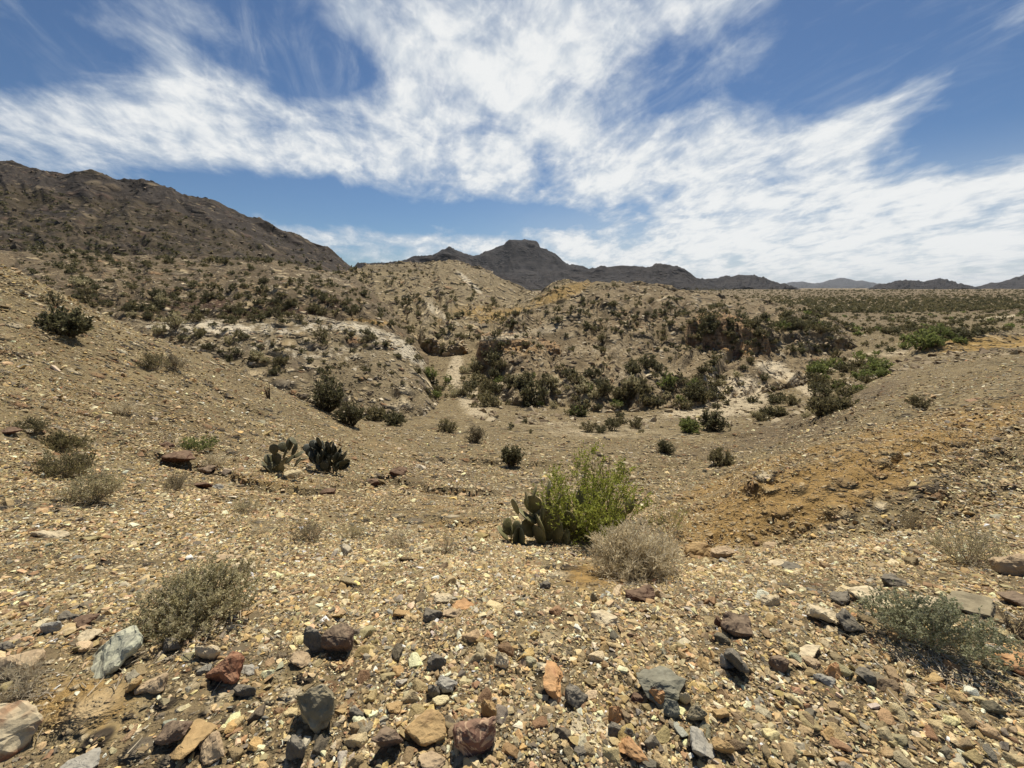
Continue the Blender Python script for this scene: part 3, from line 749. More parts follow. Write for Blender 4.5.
def rock_material(name, c1=None, c2=None, vein=None, attr=None, bands=0.0, scale=1.0):
    m = bpy.data.materials.new(name); m.use_nodes = True
    nt = m.node_tree; bs = nt.nodes['Principled BSDF']
    bs.inputs['Roughness'].default_value = .85
    bs.inputs['Specular IOR Level'].default_value = .25
    geo = N(nt, 'ShaderNodeNewGeometry')
    tcn = N(nt, 'ShaderNodeTexCoord')
    P = geo.outputs['Position'] if attr else tcn.outputs['Object']
    n1 = N(nt, 'ShaderNodeTexNoise', inp={'Vector': P, 'Scale': (45 if attr else 9) * scale, 'Detail': 7.0, 'Roughness': .65, 'Distortion': .3}).outputs['Fac']
    if attr:
        base = N(nt, 'ShaderNodeAttribute', attribute_name=attr).outputs['Color']
    elif c1 is None:
        base = N(nt, 'ShaderNodeObjectInfo').outputs['Color']
    else:
        base = MIX(nt, 0, c1, c1)
    if c2 is not None:
        big = N(nt, 'ShaderNodeTexNoise', inp={'Vector': P, 'Scale': 2.6 * scale, 'Detail': 5.0, 'Roughness': .6, 'Distortion': .8}).outputs['Fac']
        base = MIX(nt, SMOOTH(nt, big, .47, .56), base, c2)
    if vein is not None:
        w = N(nt, 'ShaderNodeTexNoise', inp={'Vector': P, 'Scale': 4.0 * scale, 'Detail': 4.0, 'Roughness': .6, 'Distortion': 1.5}).outputs['Fac']
        v = M(nt, 'ABSOLUTE', M(nt, 'SUBTRACT', w, .5))
        base = MIX(nt, SMOOTH(nt, v, .022, .006), base, vein)
    base = MIX(nt, 1.0, base, RAMP(nt, n1, [(.28, (.62, .60, .58)), (.5, (1, 1, 1)), (.74, (1.3, 1.27, 1.2))]), 'MULTIPLY')
    mot = N(nt, 'ShaderNodeTexNoise', inp={'Vector': P, 'Scale': (70 if attr else 5) * scale, 'Detail': 8.0, 'Roughness': .72, 'Distortion': .9}).outputs['Fac']
    base = MIX(nt, M(nt, 'MULTIPLY', SMOOTH(nt, mot, .50, .62), .55), base, MIX(nt, 1.0, base, (.48, .44, .38), 'MULTIPLY'))
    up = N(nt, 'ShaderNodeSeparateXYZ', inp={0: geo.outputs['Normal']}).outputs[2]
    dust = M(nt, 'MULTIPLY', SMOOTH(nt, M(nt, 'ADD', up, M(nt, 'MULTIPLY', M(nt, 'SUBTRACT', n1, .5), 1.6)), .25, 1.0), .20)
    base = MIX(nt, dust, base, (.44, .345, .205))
    n2 = N(nt, 'ShaderNodeTexNoise', inp={'Vector': P, 'Scale': (160 if attr else 34) * scale, 'Detail': 4.0, 'Roughness': .7}).outputs['Fac']
    b = N(nt, 'ShaderNodeBump', inp={'Strength': .5, 'Distance': .012 if attr else .02, 'Height': M(nt, 'ADD', n1, M(nt, 'MULTIPLY', n2, .4))})
    nt.links.new(base, bs.inputs['Base Color'])
    nt.links.new(b.outputs[0], bs.inputs['Normal'])
    return m
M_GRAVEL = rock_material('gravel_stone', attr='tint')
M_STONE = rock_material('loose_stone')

def rot_mats(n, r, tilt):
    a = r.uniform(0, 2 * np.pi, n); b = r.normal(0, tilt, n); c = r.normal(0, tilt, n)
    ca, sa, cb, sb, cc, sc = np.cos(a), np.sin(a), np.cos(b), np.sin(b), np.cos(c), np.sin(c)
    Z = np.zeros(n); O = np.ones(n)
    Rz = np.stack([ca, -sa, Z, sa, ca, Z, Z, Z, O], 1).reshape(-1, 3, 3)
    Rx = np.stack([O, Z, Z, Z, cb, -sb, Z, sb, cb], 1).reshape(-1, 3, 3)
    Ry = np.stack([cc, Z, sc, Z, O, Z, -sc, Z, cc], 1).reshape(-1, 3, 3)
    return Rx @ Ry @ Rz

def bake(templates, which, pos, Rm, scl, tint=None):
    """copies of small template meshes written into one vertex/face list"""
    Vs, Fs, Cs = [], [], []
    off = 0
    for k, (V, T) in enumerate(templates):
        idx = np.nonzero(which == k)[0]
        if not len(idx): continue
        W = np.einsum('nij,vj->nvi', Rm[idx], V) * 1.0
        W = W * scl[idx][:, None, None] + pos[idx][:, None, :]
        Vs.append(W.reshape(-1, 3))
        Fs.append((T[None] + (np.arange(len(idx)) * len(V))[:, None, None] + off).reshape(-1, T.shape[1]))
        if tint is not None: Cs.append(np.repeat(tint[idx], len(V), 0))
        off += len(idx) * len(V)
    return np.concatenate(Vs), np.concatenate(Fs), (np.concatenate(Cs) if Cs else None)

# gravel: stones of every size class, as far out as each still shows
BARE = [(85, 708, 60, 34, 10, .97), (590, 578, 45, 18, 0, .85), (640, 692, 46, 18, 0, .5), (285, 690, 40, 16, 0, .6), (740, 640, 70, 14, 8, .3), (440, 515, 120, 22, 0, .6), (560, 500, 60, 30, 0, .6), (800, 494, 160, 44, 18, .88), (850, 470, 100, 30, 18, .4), (880, 690, 10, 10, 0, .1), (590, 620, 60, 14, -10, .3)]
gx, gy, gr = [], [], []
for r0, cov_, ymin, ymax in ((.0055, .55, .62, 2.7), (.009, .62, .62, 4.4), (.0145, .75, .62, 7.5), (.0235, .42, .62, 3.2), (.024, .36, 3.2, 12), (.04, .028, .62, 4), (.04, .22, 4, 19), (.07, .07, 6, 30), (.12, .010, 9, 40)):
    dens_ = cov_ / (math.pi * r0 * r0)
    wid = lambda q: 1.4 * q + 1.7 * np.clip((8 - q) / 3, 0, 1)
    n = int(dens_ * 2 * max(wid(ymax), wid(min(ymax, 5.0))) * (ymax - ymin))
    y = rng.uniform(ymin, ymax, n); x = rng.uniform(-1, 1, n) * max(wid(ymax), wid(min(ymax, 5.0)))
    k_ = np.abs(x) < wid(y); x = x[k_]; y = y[k_]; n = len(x)
    gx.append(x); gy.append(y); gr.append(r0 * np.exp(rng.normal(0, .24, n)))
gx = np.concatenate(gx); gy = np.concatenate(gy); gr = np.concatenate(gr)
gz = ground_z(gx, gy)
ppx, ppy, pw = project(np.stack([gx, gy, gz], -1))
keepp = (1 - blobs(ppx, ppy, BARE)) * np.clip(.92 + 1.4 * fbm(gx * 1.1, gy * 1.1, 4), .22, 1)
keepp *= np.where(gy > 20, .5, 1) * np.where(ppy < 455, np.where((ppx > 330) & (ppx < 700), .6, .85), 1)
ok = (rng.random(len(gx)) < keepp) & (ppx > -1500) & (ppx < 2500) & (ppy < 1300)
# hidden floor behind the crests carries no gravel
gx, gy, gz, gr, ppx, ppy, pw = [a[ok] for a in (gx, gy, gz, gr, ppx, ppy, pw)]
ci = rng.choice(len(PALETTE), len(gx), p=PALP)
tint = PALETTE[ci] * np.exp(rng.normal(.06, .34, (len(gx), 1))) * (1 + rng.normal(0, .04, (len(gx), 3)))
warm = np.clip(blobs(ppx, ppy, OCHRE), 0, 1)[:, None]
tint = tint * np.array([1.04, 1.02, .92]) * (1 - .12 * np.clip((gy - 3) / 4, 0, 1))[:, None]
tint = np.clip(tint * (1 - .25 * warm) + warm * .25 * np.array([[.36, .22, .09]]), .02, .8)
gpx = gr * F / pw
big_ = (gpx > 8) & (ppy > 520)
gr[big_] *= 8 / gpx[big_]; gpx = gr * F / pw
inframe = (ppx > 0) & (ppx < 1024) & (ppy > 300) & (ppy < 768)
order = np.argsort(-gpx * inframe)

# ------------------------------------------------------------------ rocks one can point at
def hero_rock_mesh(seed, flat, box, npts, rough=.05, bevel=.05):
    bm = hull_stone(seed, npts, flat, box)
    bmesh.ops.dissolve_limit(bm, angle_limit=R(14), verts=bm.verts, edges=bm.edges)
    bmesh.ops.bevel(bm, geom=list(bm.edges), offset=bevel, segments=1, profile=.6, affect='EDGES', clamp_overlap=True)
    bmesh.ops.triangulate(bm, faces=bm.faces)
    for _ in range(3):
        ed = [e for e in bm.edges if e.calc_length() > .12]
        if not ed: break
        bmesh.ops.subdivide_edges(bm, edges=ed, cuts=1)
        bmesh.ops.triangulate(bm, faces=bm.faces)
    bm.normal_update()
    o3 = Vector((seed * 1.7, seed * .3, seed * .9))
    mv = []
    for v in bm.verts:
        n = mnoise.fractal(v.co * 2.2 + o3, 1.0, 2.0, 5) * rough * 1.3 + (mnoise.noise(v.co * 9 + o3)) * rough * .35
        mv.append(v.co + v.normal * n)
    for v, c in zip(bm.verts, mv): v.co = c
    V, T = bm_arrays(bm)
    bm.free()
    V = V - (V.max(0) + V.min(0)) / 2
    V /= np.ptp(V, axis=0).max() / 2
    return V, T

def place_rock(cx, cy, w, h, seed, mat, label, flat=.55, box=.6, npts=14, yaw=None, tilt=(0, 0), sx=1.0, rough=.085, name='rock', color=None, sink_=.22, group=None):
    p, nrm = cast(cx, min(cy + h * .22, 1100))
    d = depth_of(p)
    W = w * .94 * d / F
    V, T = hero_rock_mesh(seed, flat, box, npts, rough)
    V = V * np.array([1, 1, 1])
    e = Matrix.Rotation(random.uniform(-.3, .3) if yaw is None else yaw, 3, 'Z') @ Matrix.Rotation(tilt[0], 3, 'X') @ Matrix.Rotation(tilt[1], 3, 'Y')
    V = V @ np.array(e).T
    xs = np.ptp(V[:, 0]); V /= xs
    # match the outline height seen from the camera: image height = vertical part + foreshortened depth
    ang = math.atan2(EYE - p[2], math.hypot(p[0], p[1]))
    hd = np.ptp(V[:, 1]); hz = np.ptp(V[:, 2]); want = h / w
    if flat > .42:
        D = min(hd, .72); V[:, 1] *= D / hd; hd = D
        Hn = np.clip((want - .75 * hd * math.sin(ang)) / math.cos(ang), .42, 1.5); V[:, 2] *= Hn / hz
    else:
        k = np.clip(want / (hz * math.cos(ang) + hd * math.sin(ang) * .8), .55, 1.6)
        V[:, 2] *= k; V[:, 1] *= (k + 1) / 2
    V *= W
    zmin = V[:, 2].min(); H = np.ptp(V[:, 2])
    c = np.array(p) + np.array([0, 0, -zmin - H * sink_])
    me = mk_mesh(name, V, T, False)
    o = obj(name, me, mat)
    o.location = c
    tag(o, label, 'rock', group)
    if color is not None: o.color = (*color, 1)
    return o

TAN, CREAM, OCH, RED = (.42, .31, .18), (.58, .49, .34), (.45, .29, .11), (.25, .10, .055)
SLATE, GREYG, DKBR, GREY = (.125, .125, .12), (.24, .28, .25), (.13, .085, .06), (.30, .30, .30)
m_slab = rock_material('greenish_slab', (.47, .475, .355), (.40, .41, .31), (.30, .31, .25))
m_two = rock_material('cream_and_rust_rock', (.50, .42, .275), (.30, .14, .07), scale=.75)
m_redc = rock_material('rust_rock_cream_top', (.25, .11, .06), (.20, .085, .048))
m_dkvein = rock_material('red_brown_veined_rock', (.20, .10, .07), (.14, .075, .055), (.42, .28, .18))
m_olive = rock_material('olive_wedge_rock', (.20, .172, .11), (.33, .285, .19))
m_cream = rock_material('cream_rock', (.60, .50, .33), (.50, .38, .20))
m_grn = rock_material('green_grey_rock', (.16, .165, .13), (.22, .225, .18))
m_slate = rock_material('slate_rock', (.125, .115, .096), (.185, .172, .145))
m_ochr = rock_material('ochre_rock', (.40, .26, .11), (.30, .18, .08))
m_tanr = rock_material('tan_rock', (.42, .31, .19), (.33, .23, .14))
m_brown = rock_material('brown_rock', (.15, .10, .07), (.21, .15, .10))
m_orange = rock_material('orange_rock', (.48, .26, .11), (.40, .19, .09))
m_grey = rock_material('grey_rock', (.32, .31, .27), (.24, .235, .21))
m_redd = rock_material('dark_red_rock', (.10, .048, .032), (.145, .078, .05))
# cx, cy, w, h, material, label, options
ROCKS = [
 (117, 649, 54, 54, m_slab, 'pale greenish slab tilted on its edge, left of the nearest grey shrub', dict(flat=.32, tilt=(R(10), R(-30)), yaw=.75, box=.75)),
 (0, 730, 78, 66, m_two, 'big cream and rust red boulder cut off by the bottom left corner', dict(flat=.6, box=.75, yaw=.4, tilt=(.1, .2))),
 (18, 660, 66, 36, m_tanr, 'flat tan boulder behind the cream and rust boulder in the bottom left corner', dict(flat=.4)),
 (173, 643, 24, 20, m_slate, 'small blue grey stone in the shade under the left shrub', {}),
 (152, 682, 34, 26, m_tanr, 'blocky tan stone just right of the greenish slab', dict(box=.9)),
 (134, 684, 22, 22, m_ochr, 'thin brown flake leaning on the blocky tan stone', dict(flat=.3, tilt=(.3, -.6))),
 (209, 652, 26, 22, m_cream, 'pale yellow rock leaning against a rust red one', dict(box=.8)),
 (226, 668, 40, 42, m_redc, 'rust red rock with a flat sunlit top, beneath the left shrub', dict(box=.85, tilt=(.2, -.35), flat=.65)),
 (249, 668, 22, 12, m_grey, 'flat pale grey flake right of the rust red rock', dict(flat=.3)),
 (246, 689, 24, 17, m_slate, 'blue grey shard below the rust red rock', dict(flat=.5)),
 (316, 641, 22, 32, m_slate, 'upright blue grey block touching a round brown boulder', dict(box=.9, flat=.9, tilt=(0, .15))),
 (340, 640, 32, 36, m_brown, 'round rough brown boulder touching a blue grey block', dict(box=.25, flat=.85, npts=22, rough=.09)),
 (301, 659, 24, 15, m_tanr, 'low tan stone in front of the blue grey block', {}),
 (318, 706, 46, 52, m_olive, 'dark olive wedge of rock with a pale broken top', dict(box=.85, flat=.8, tilt=(0, .2), npts=16)),
 (172, 732, 38, 30, m_brown, 'dark brown rock with a pale edge right of the bare dirt patch', dict(flat=.45, tilt=(.1, -.5))),
 (212, 746, 36, 32, m_tanr, 'pale tan slab leaning on darker slabs at the bottom left', dict(flat=.35, tilt=(.2, -.45))),
 (190, 738, 40, 20, m_ochr, 'long brownish slab under the pale tan slab', dict(flat=.3, tilt=(.1, -.5))),
 (297, 749, 22, 30, m_slate, 'dark grey rounded rock at the bottom below the olive wedge', dict(box=.3, flat=.8)),
 (389, 739, 30, 32, m_brown, 'grey brown speckled rock left of the long ochre one', dict(box=.4, flat=.8)),
 (425, 726, 46, 32, m_ochr, 'long ochre brown rock with a dark shaded front, near the bottom', dict(box=.7, flat=.6, yaw=.25)),
 (475, 731, 46, 42, m_dkvein, 'dark red brown block with a tan top and pale veins', dict(box=.95, flat=.75, npts=18)),
 (489, 710, 18, 20, m_ochr, 'brown stone just behind the red brown veined block', {}),
 (358, 712, 16, 16, m_slate, 'grey pebble between the olive wedge and the speckled rock', {}),
 (395, 707, 18, 13, m_ochr, 'ochre pebble behind the grey brown speckled rock', {}),
 (553, 677, 24, 36, m_orange, 'upright orange tan slab in the bare central gravel', dict(flat=.4, box=.7, tilt=(.5, .1), yaw=1.4)),
 (575, 696, 26, 24, m_slate, 'dark grey rock leaning beside the orange tan slab', dict(flat=.5, tilt=(.2, .5))),
 (663, 683, 54, 32, m_grn, 'largest green grey rock, low and smooth, among small stones', dict(box=.35, flat=.6, npts=22)),
 (656, 698, 17, 20, m_orange, 'tan orange chip in front of the big green grey rock', dict(box=.8, flat=.8)),
 (637, 697, 15, 11, m_redd, 'dull red pebble left of the tan orange chip', {}),
 (671, 709, 18, 20, m_grn, 'small dark green grey cobble in front of the big one', dict(box=.4, flat=.8)),
 (684, 698, 13, 18, m_cream, 'slim cream stone right of the green grey cobble', dict(flat=.5)),
 (695, 713, 20, 22, m_olive, 'olive wedge stone right of the green grey cobble', dict(box=.6, flat=.8)),
 (700, 741, 30, 34, m_grey, 'flat greyish tan slab near the bottom, beside an ochre cube', dict(flat=.35, tilt=(.4, .3), yaw=.8)),
 (722, 746, 20, 20, m_ochr, 'ochre cube shaped stone beside the flat greyish slab', dict(box=.95, flat=.9)),
 (720, 712, 20, 14, m_ochr, 'ochre brown stone above the flat greyish slab', {}),
 (738, 625, 34, 28, m_brown, 'dark brown rock with a shadowed hollow, in the right gravel', dict(flat=.55, tilt=(.1, .4))),
 (719, 623, 10, 18, m_redd, 'thin red chip standing at the left of the hollow brown rock', dict(flat=.5, tilt=(0, .4))),
 (735, 660, 26, 44, m_slate, 'dark slate slab standing on edge in the right gravel', dict(flat=.35, tilt=(.3, 1.0), yaw=.3)),
 (725, 661, 16, 20, m_grey, 'grey shard leaning on the standing slate slab', dict(flat=.4, tilt=(.2, .8))),
 (778, 663, 20, 20, m_brown, 'rounded dark brown cobble right of the standing slate slab', dict(box=.2, flat=.8, npts=20)),
 (824, 613, 34, 26, m_cream, 'cream rock with an ochre face beside a leaning slate slab', dict(box=.8, flat=.65)),
 (848, 619, 30, 32, m_slate, 'long slate slab leaning on the cream and ochre rock', dict(flat=.4, tilt=(.2, .75), box=.8)),
 (842, 597, 28, 18, m_slate, 'dark grey rock with a pale top behind the leaning slate slab', dict(flat=.55)),
 (872, 597, 40, 20, m_cream, 'broad pale cream flat rock above the right grey shrub', dict(flat=.35, box=.5, npts=22)),
 (892, 581, 26, 16, m_slate, 'blue grey rounded rock behind the broad cream rock', dict(box=.3)),
 (968, 603, 62, 24, m_olive, 'wide tan slab with a dark overhang behind the right shrub', dict(flat=.3, box=.8)),
 (932, 603, 40, 12, m_cream, 'thin cream ledge left of the wide tan slab', dict(flat=.25)),
 (1013, 566, 34, 32, m_tanr, 'tan boulder with a shaded front at the right edge', dict(box=.5, flat=.75, npts=20)),
 (1010, 655, 44, 34, m_orange, 'flat orange rock at the right edge beyond the shrub', dict(flat=.3, box=.5)),
 (998, 652, 26, 14, m_grey, 'long grey stone beside the flat orange rock', dict(flat=.5)),
 (701, 551, 36, 22, m_ochr, 'rounded ochre brown boulder at the lip of the gravel', dict(box=.2, flat=.6, npts=24)),
 (721, 552, 24, 18, m_tanr, 'lighter half of the split boulder at the lip of the gravel', dict(box=.4, flat=.6)),
 (778, 563, 22, 11, m_cream, 'cream flat stone right of the split boulder', dict(flat=.35)),
 (792, 566, 20, 12, m_slate, 'purple grey flat stone beside the cream flat stone', dict(flat=.4)),
 (810, 650, 26, 14, m_cream, 'long cream sliver in the right gravel', dict(flat=.35, tilt=(0, -.25))),
 (813, 662, 18, 13, m_tanr, 'pinkish tan cobble below the long cream sliver', dict(box=.3)),
 (834, 671, 18, 18, m_orange, 'orange brown cobble beside a pale blue flake', {}),
 (825, 679, 20, 14, m_grey, 'pale blue grey flake leaning on an orange brown cobble', dict(flat=.3)),
 (863, 673, 20, 22, m_slate, 'smooth dark grey oval stone left of the right shrub', dict(flat=.4, box=.2, npts=22)),
 (771, 600, 24, 18, m_cream, 'wide pale cream stone half buried in the right gravel', dict(flat=.4)),
 (245, 567, 26, 20, m_cream, 'lumpy pale yellow rock behind the left shrub', dict(box=.3, npts=24, rough=.1)),
 (227, 556, 30, 10, m_tanr, 'layered pinkish slab behind the lumpy yellow rock', dict(flat=.25)),
 (501, 661, 16, 18, m_cream, 'yellow tan pebble with a dark shadow in the central gravel', dict(box=.3, flat=.8)),
 (437, 662, 20, 20, m_slate, 'angular dark slate cobble in the central gravel', dict(box=.7, flat=.8)),
 (447, 684, 22, 20, m_grey, 'pale grey round cobble below the dark slate one', dict(box=.2, flat=.8, npts=22)),
 (434, 691, 14, 18, m_slate, 'slate pebble touching the pale grey round cobble', {}),
 (605, 617, 26, 13, m_cream, 'cream wedge with a dark edge above the bare sandy hollow', dict(flat=.4)),
 (463, 604, 24, 11, m_orange, 'flat salmon orange stone in the central gravel', dict(flat=.35)),
 (452, 612, 20, 12, m_tanr, 'pinkish stone below the flat salmon one', dict(flat=.45)),
 (433, 614, 20, 16, m_slate, 'blue grey stone left of the pinkish one', {}),
 (443, 598, 20, 13, m_cream, 'pale sandy flat stone behind the blue grey one', dict(flat=.4)),
 (640, 594, 32, 18, m_redd, 'dark red brown broken rock at the foot of the dry straw bush', dict(box=.7, flat=.5)),
 (545, 585, 12, 11, m_slate, 'round blue black pebble left of the sandy hollow', dict(box=.1, flat=.85, npts=22)),
 (594, 597, 10, 14, m_olive, 'small round topped stone left of the dry straw bush', dict(box=.3, flat=.9)),
 (616, 715, 17, 19, m_orange, 'orange pebble above a dark blue one', dict(box=.3)),
 (615, 729, 16, 14, m_slate, 'dark blue pebble below the orange one', dict(box=.3)),
 (632, 746, 28, 28, m_orange, 'reddish tan wedge half buried at the bottom', dict(flat=.4, tilt=(.3, -.4))),
 (580, 750, 14, 9, m_slate, 'flat black pebble near the bottom', dict(flat=.4)),
 (432, 763, 30, 14, m_tanr, 'pale tan stone cut by the bottom edge', dict(flat=.5)),
 (80, 764, 40, 12, m_grey, 'grey stone cut by the bottom edge below the dirt patch', dict(flat=.4)),
 (52, 628, 18, 16, m_grey, 'round pale grey cobble left of the greenish slab', dict(box=.2, flat=.8, npts=20)),
 (68, 616, 22, 10, m_slate, 'flat black stone behind the pale grey cobble', dict(flat=.35)),
 (84, 620, 30, 14, m_redd, 'thin reddish slab behind the greenish slab', dict(flat=.25, tilt=(0, -.35))),
 (86, 636, 26, 12, m_cream, 'pale yellow sliver between the reddish slab and the greenish slab', dict(flat=.3, tilt=(0, -.3))),
 (6, 646, 20, 14, m_slate, 'blue green grey stone at the left edge', dict(flat=.45)),
 (50, 534, 36, 10, m_cream, 'long cream slab on the left slope', dict(flat=.25, tilt=(0, .25))),
 (180, 460, 34, 11, m_redd, 'dark red rock standing out of the left slope', dict(flat=.65, box=.8)),
 (166, 446, 18, 7, m_redd, 'smaller dark red rock behind the larger one on the left slope', dict(flat=.5)),
 (207, 470, 20, 7, m_brown, 'dark brown outcrop stone below the red rock', dict(flat=.5)),
 (202, 485, 18, 10, m_redd, 'dark red broken stone beside a pale flat one', dict(flat=.6)),
 (216, 486, 16, 7, m_grey, 'pale flat stone beside a dark red broken one', dict(flat=.3)),
 (10, 431, 26, 8, m_redd, 'low red brown rock at the left edge of the slope', dict(flat=.4)),
 (28, 431, 12, 6, m_cream, 'white stone beside the low red brown rock', dict(flat=.5)),
 (372, 482, 17, 9, m_redd, 'purple red broken rock in the middle of the gully', dict(box=.8)),
 (398, 472, 19, 7, m_redd, 'dark red ledge behind the purple red broken rock', dict(flat=.45)),
 (328, 492, 16, 8, m_redd, 'dark red brown stone below the dark cactus clump', dict(flat=.6)),
 (1018, 600, 30, 14, m_brown, 'dark flat rock at the right edge in front of the tan boulder', dict(flat=.4)),
 (770, 545, 16, 9, m_tanr, 'small tan stone under the ochre bank', {}),
 (830, 545, 14, 7, m_cream, 'small pale chip at the top of the right gravel', dict(flat=.4)),
]
HXY = []
for i, (cx, cy, w, h, mat, lab, opt) in enumerate(ROCKS):
    o = place_rock(cx, cy, w, h, 900 + i * 3, mat, lab, **opt)
    HXY.append((o.location.x, o.location.y, max(o.dimensions) * .5))
HXY = np.array(HXY)

# stones that show large enough to count: copies of eighteen stone shapes, coloured per stone
STONE_MESH = []
for i in range(18):
    V, T = hero_rock_mesh(300 + i, (.4, .6, .75)[i % 3], (.2, .6, .9)[(i // 3) % 3], 12 + i % 6)
    me = mk_mesh('stone', V, T, False); me.materials.append(M_STONE); STONE_MESH.append(me)
NIND = 300 - len(ROCKS) - 12
d_h = np.min(np.hypot(gx[:, None] - HXY[None, :, 0], gy[:, None] - HXY[None, :, 1]) - HXY[None, :, 2] * .9 - gr[:, None] * .3, axis=1)
free = d_h > 0
order = order[free[order]]
ind = order[:NIND]
CNAME = ['tan', 'pale tan', 'brown', 'cream', 'dark brown', 'ochre', 'grey', 'golden', 'red brown', 'charcoal', 'blue grey', 'pinkish', 'whitish', 'blackish', 'light grey', 'olive']
def zone_name(px, py):
    if py < 470:
        return 'on the stony left slope' if px < 400 else ('on the right bank' if px > 660 else 'on the floor of the gully')
    if py < 545:
        return 'on the lower left slope' if px < 400 else ('on the ochre bank at right' if px > 660 else 'below the lip of the gravel')
    return ('in the left foreground gravel', 'in the central foreground gravel', 'in the right foreground gravel')[0 if px < 341 else 1 if px < 682 else 2]
ORD = 'first second third fourth fifth sixth seventh eighth ninth tenth eleventh twelfth thirteenth fourteenth fifteenth sixteenth seventeenth eighteenth nineteenth twentieth'.split()
def ordinals(items):
    """items: (key, px, py) -> {index: phrase}; counts from the left inside each family"""
    fam = {}
    for n_, (key, x_, y_) in enumerate(items): fam.setdefault(key, []).append((x_, y_, n_))
    out = {}
    for key, l in fam.items():
        if len(l) == 1: out[l[0][2]] = 'the only one'; continue
        bands = [('', l)]
        if len(l) > 20:
            l2 = sorted(l, key=lambda t: t[1]); nb = -(-len(l2) // 18)
            nm = {2: ('upper row', 'lower row'), 3: ('upper row', 'middle row', 'lower row')}.get(nb) or tuple('row ' + ORD[q] for q in range(nb))
            bands = [(nm[q] + ' ', l2[q * len(l2) // nb:(q + 1) * len(l2) // nb]) for q in range(nb)]
        for pre, bl in bands:
            for q, t in enumerate(sorted(bl)):
                out[t[2]] = pre + ORD[q] + ' from the left'
    return out
ORDS = ordinals([((ci[k], zone_name(ppx[k], ppy[k])), ppx[k], ppy[k]) for k in ind])
for n_, k in enumerate(ind):
    o = obj('stone', STONE_MESH[rng.integers(len(STONE_MESH))])
    o.rotation_euler = (rng.normal(0, .25), rng.normal(0, .25), rng.uniform(0, 6.28))
    s = gr[k] * 1.15
    o.scale = (s, s, s * rng.uniform(.8, 1.1))
    o.location = (gx[k], gy[k], gz[k] + gr[k] * .12)
    o.color = (*tint[k], 1)
    zn = zone_name(ppx[k], ppy[k])
    tag(o, '%s loose stone %s, %s' % (CNAME[ci[k]], zn, ORDS[n_]), 'stone', 'loose %s stones %s' % (CNAME[ci[k]], zn))
rest = np.ones(len(gx), bool); rest[ind] = False; rest &= (d_h > -gr * .7)
ii = np.nonzero(rest)[0]
which = rng.integers(0, len(STONES), len(ii))
posn = np.stack([gx[ii], gy[ii], gz[ii] + gr[ii] * rng.uniform(-.22, .22, len(ii))], -1)
V, T, C = bake(STONES, which, posn, rot_mats(len(ii), rng, .3), gr[ii] * 1.15, tint[ii])
g = obj('gravel', mk_mesh('gravel', V, T, False, {'tint': C}), M_GRAVEL)
tag(g, 'loose gravel and chips strewn over the slopes', 'gravel', None, 'stuff')

# broken blocks on the hills
def sheet_points(key, n, tmin=0, tmax=None, r=rng):
    G, cidx = SHEETS[key]
    nr, nc, _ = G.shape
    a = r.uniform(0, 1, (n, 2))
    i = a[:, 0] * (nr - 1.01); j = a[:, 1] * (nc - 1.01)
    i0 = i.astype(int); j0 = j.astype(int); fi = (i - i0)[:, None]; fj = (j - j0)[:, None]
    P = (G[i0, j0] * (1 - fj) + G[i0, j0 + 1] * fj) * (1 - fi) + (G[i0 + 1, j0] * (1 - fj) + G[i0 + 1, j0 + 1] * fj) * fi
    return P
RB = []
PALK = {'w': np.array([(.40, .34, .24), (.52, .45, .33), (.28, .22, .14), (.15, .115, .075)]), 't': np.array([(.34, .27, .18), (.42, .34, .23), (.22, .16, .10), (.16, .11, .075)]),
        'd': np.array([(.10, .075, .055), (.15, .11, .075), (.06, .05, .042), (.19, .145, .10)]), 'r': np.array([(.29, .225, .14), (.38, .31, .20), (.21, .15, .09), (.15, .105, .066), (.45, .38, .26)])}
for key, n, smin, smax, pal in (('hill', 6000, .06, .28, 'w'), ('hill_1', 4200, .15, .7, 't'), ('hill_2', 3200, .2, .8, 't'), ('hill_3', 1500, .1, .5, 't'), ('hill_4', 4200, .10, .5, 'r'), ('hill_7', 900, .1, .4, 't'), ('mountain', 2600, .5, 2.2, 'd')):
    P = sheet_points(key, n)
    s = smin * (smax / smin) ** (rng.random(n) ** 2.2)
    P[:, 2] += s * .05
    pl = PALK[pal]
    RB.append((P, s, pl[rng.integers(0, len(pl), n)] * np.exp(rng.normal(0, .18, (n, 1)))))
# blocks along the wash and over the near plain
n = 4200
yy = np.exp(rng.uniform(math.log(24), math.log(110), n)); xx = rng.uniform(-.1, 1.3, n) * yy
RB.append((np.stack([xx, yy, ground_z(xx, yy)], -1), .08 * 6 ** (rng.random(n) ** 2.2), PALK['r'][rng.integers(0, 5, n)]))
P = np.concatenate([r_[0] for r_ in RB]); s = np.concatenate([r_[1] for r_ in RB]); tn = np.concatenate([r_[2] for r_ in RB])
V, T, C = bake(STONES, rng.integers(0, len(STONES), len(P)), P, rot_mats(len(P), rng, .35), s, np.clip(tn, .02, .8))
g = obj('rubble', mk_mesh('rubble', V, T, False, {'tint': C}), M_GRAVEL)
tag(g, 'broken rock littering the hills and the wash', 'rubble', None, 'stuff')
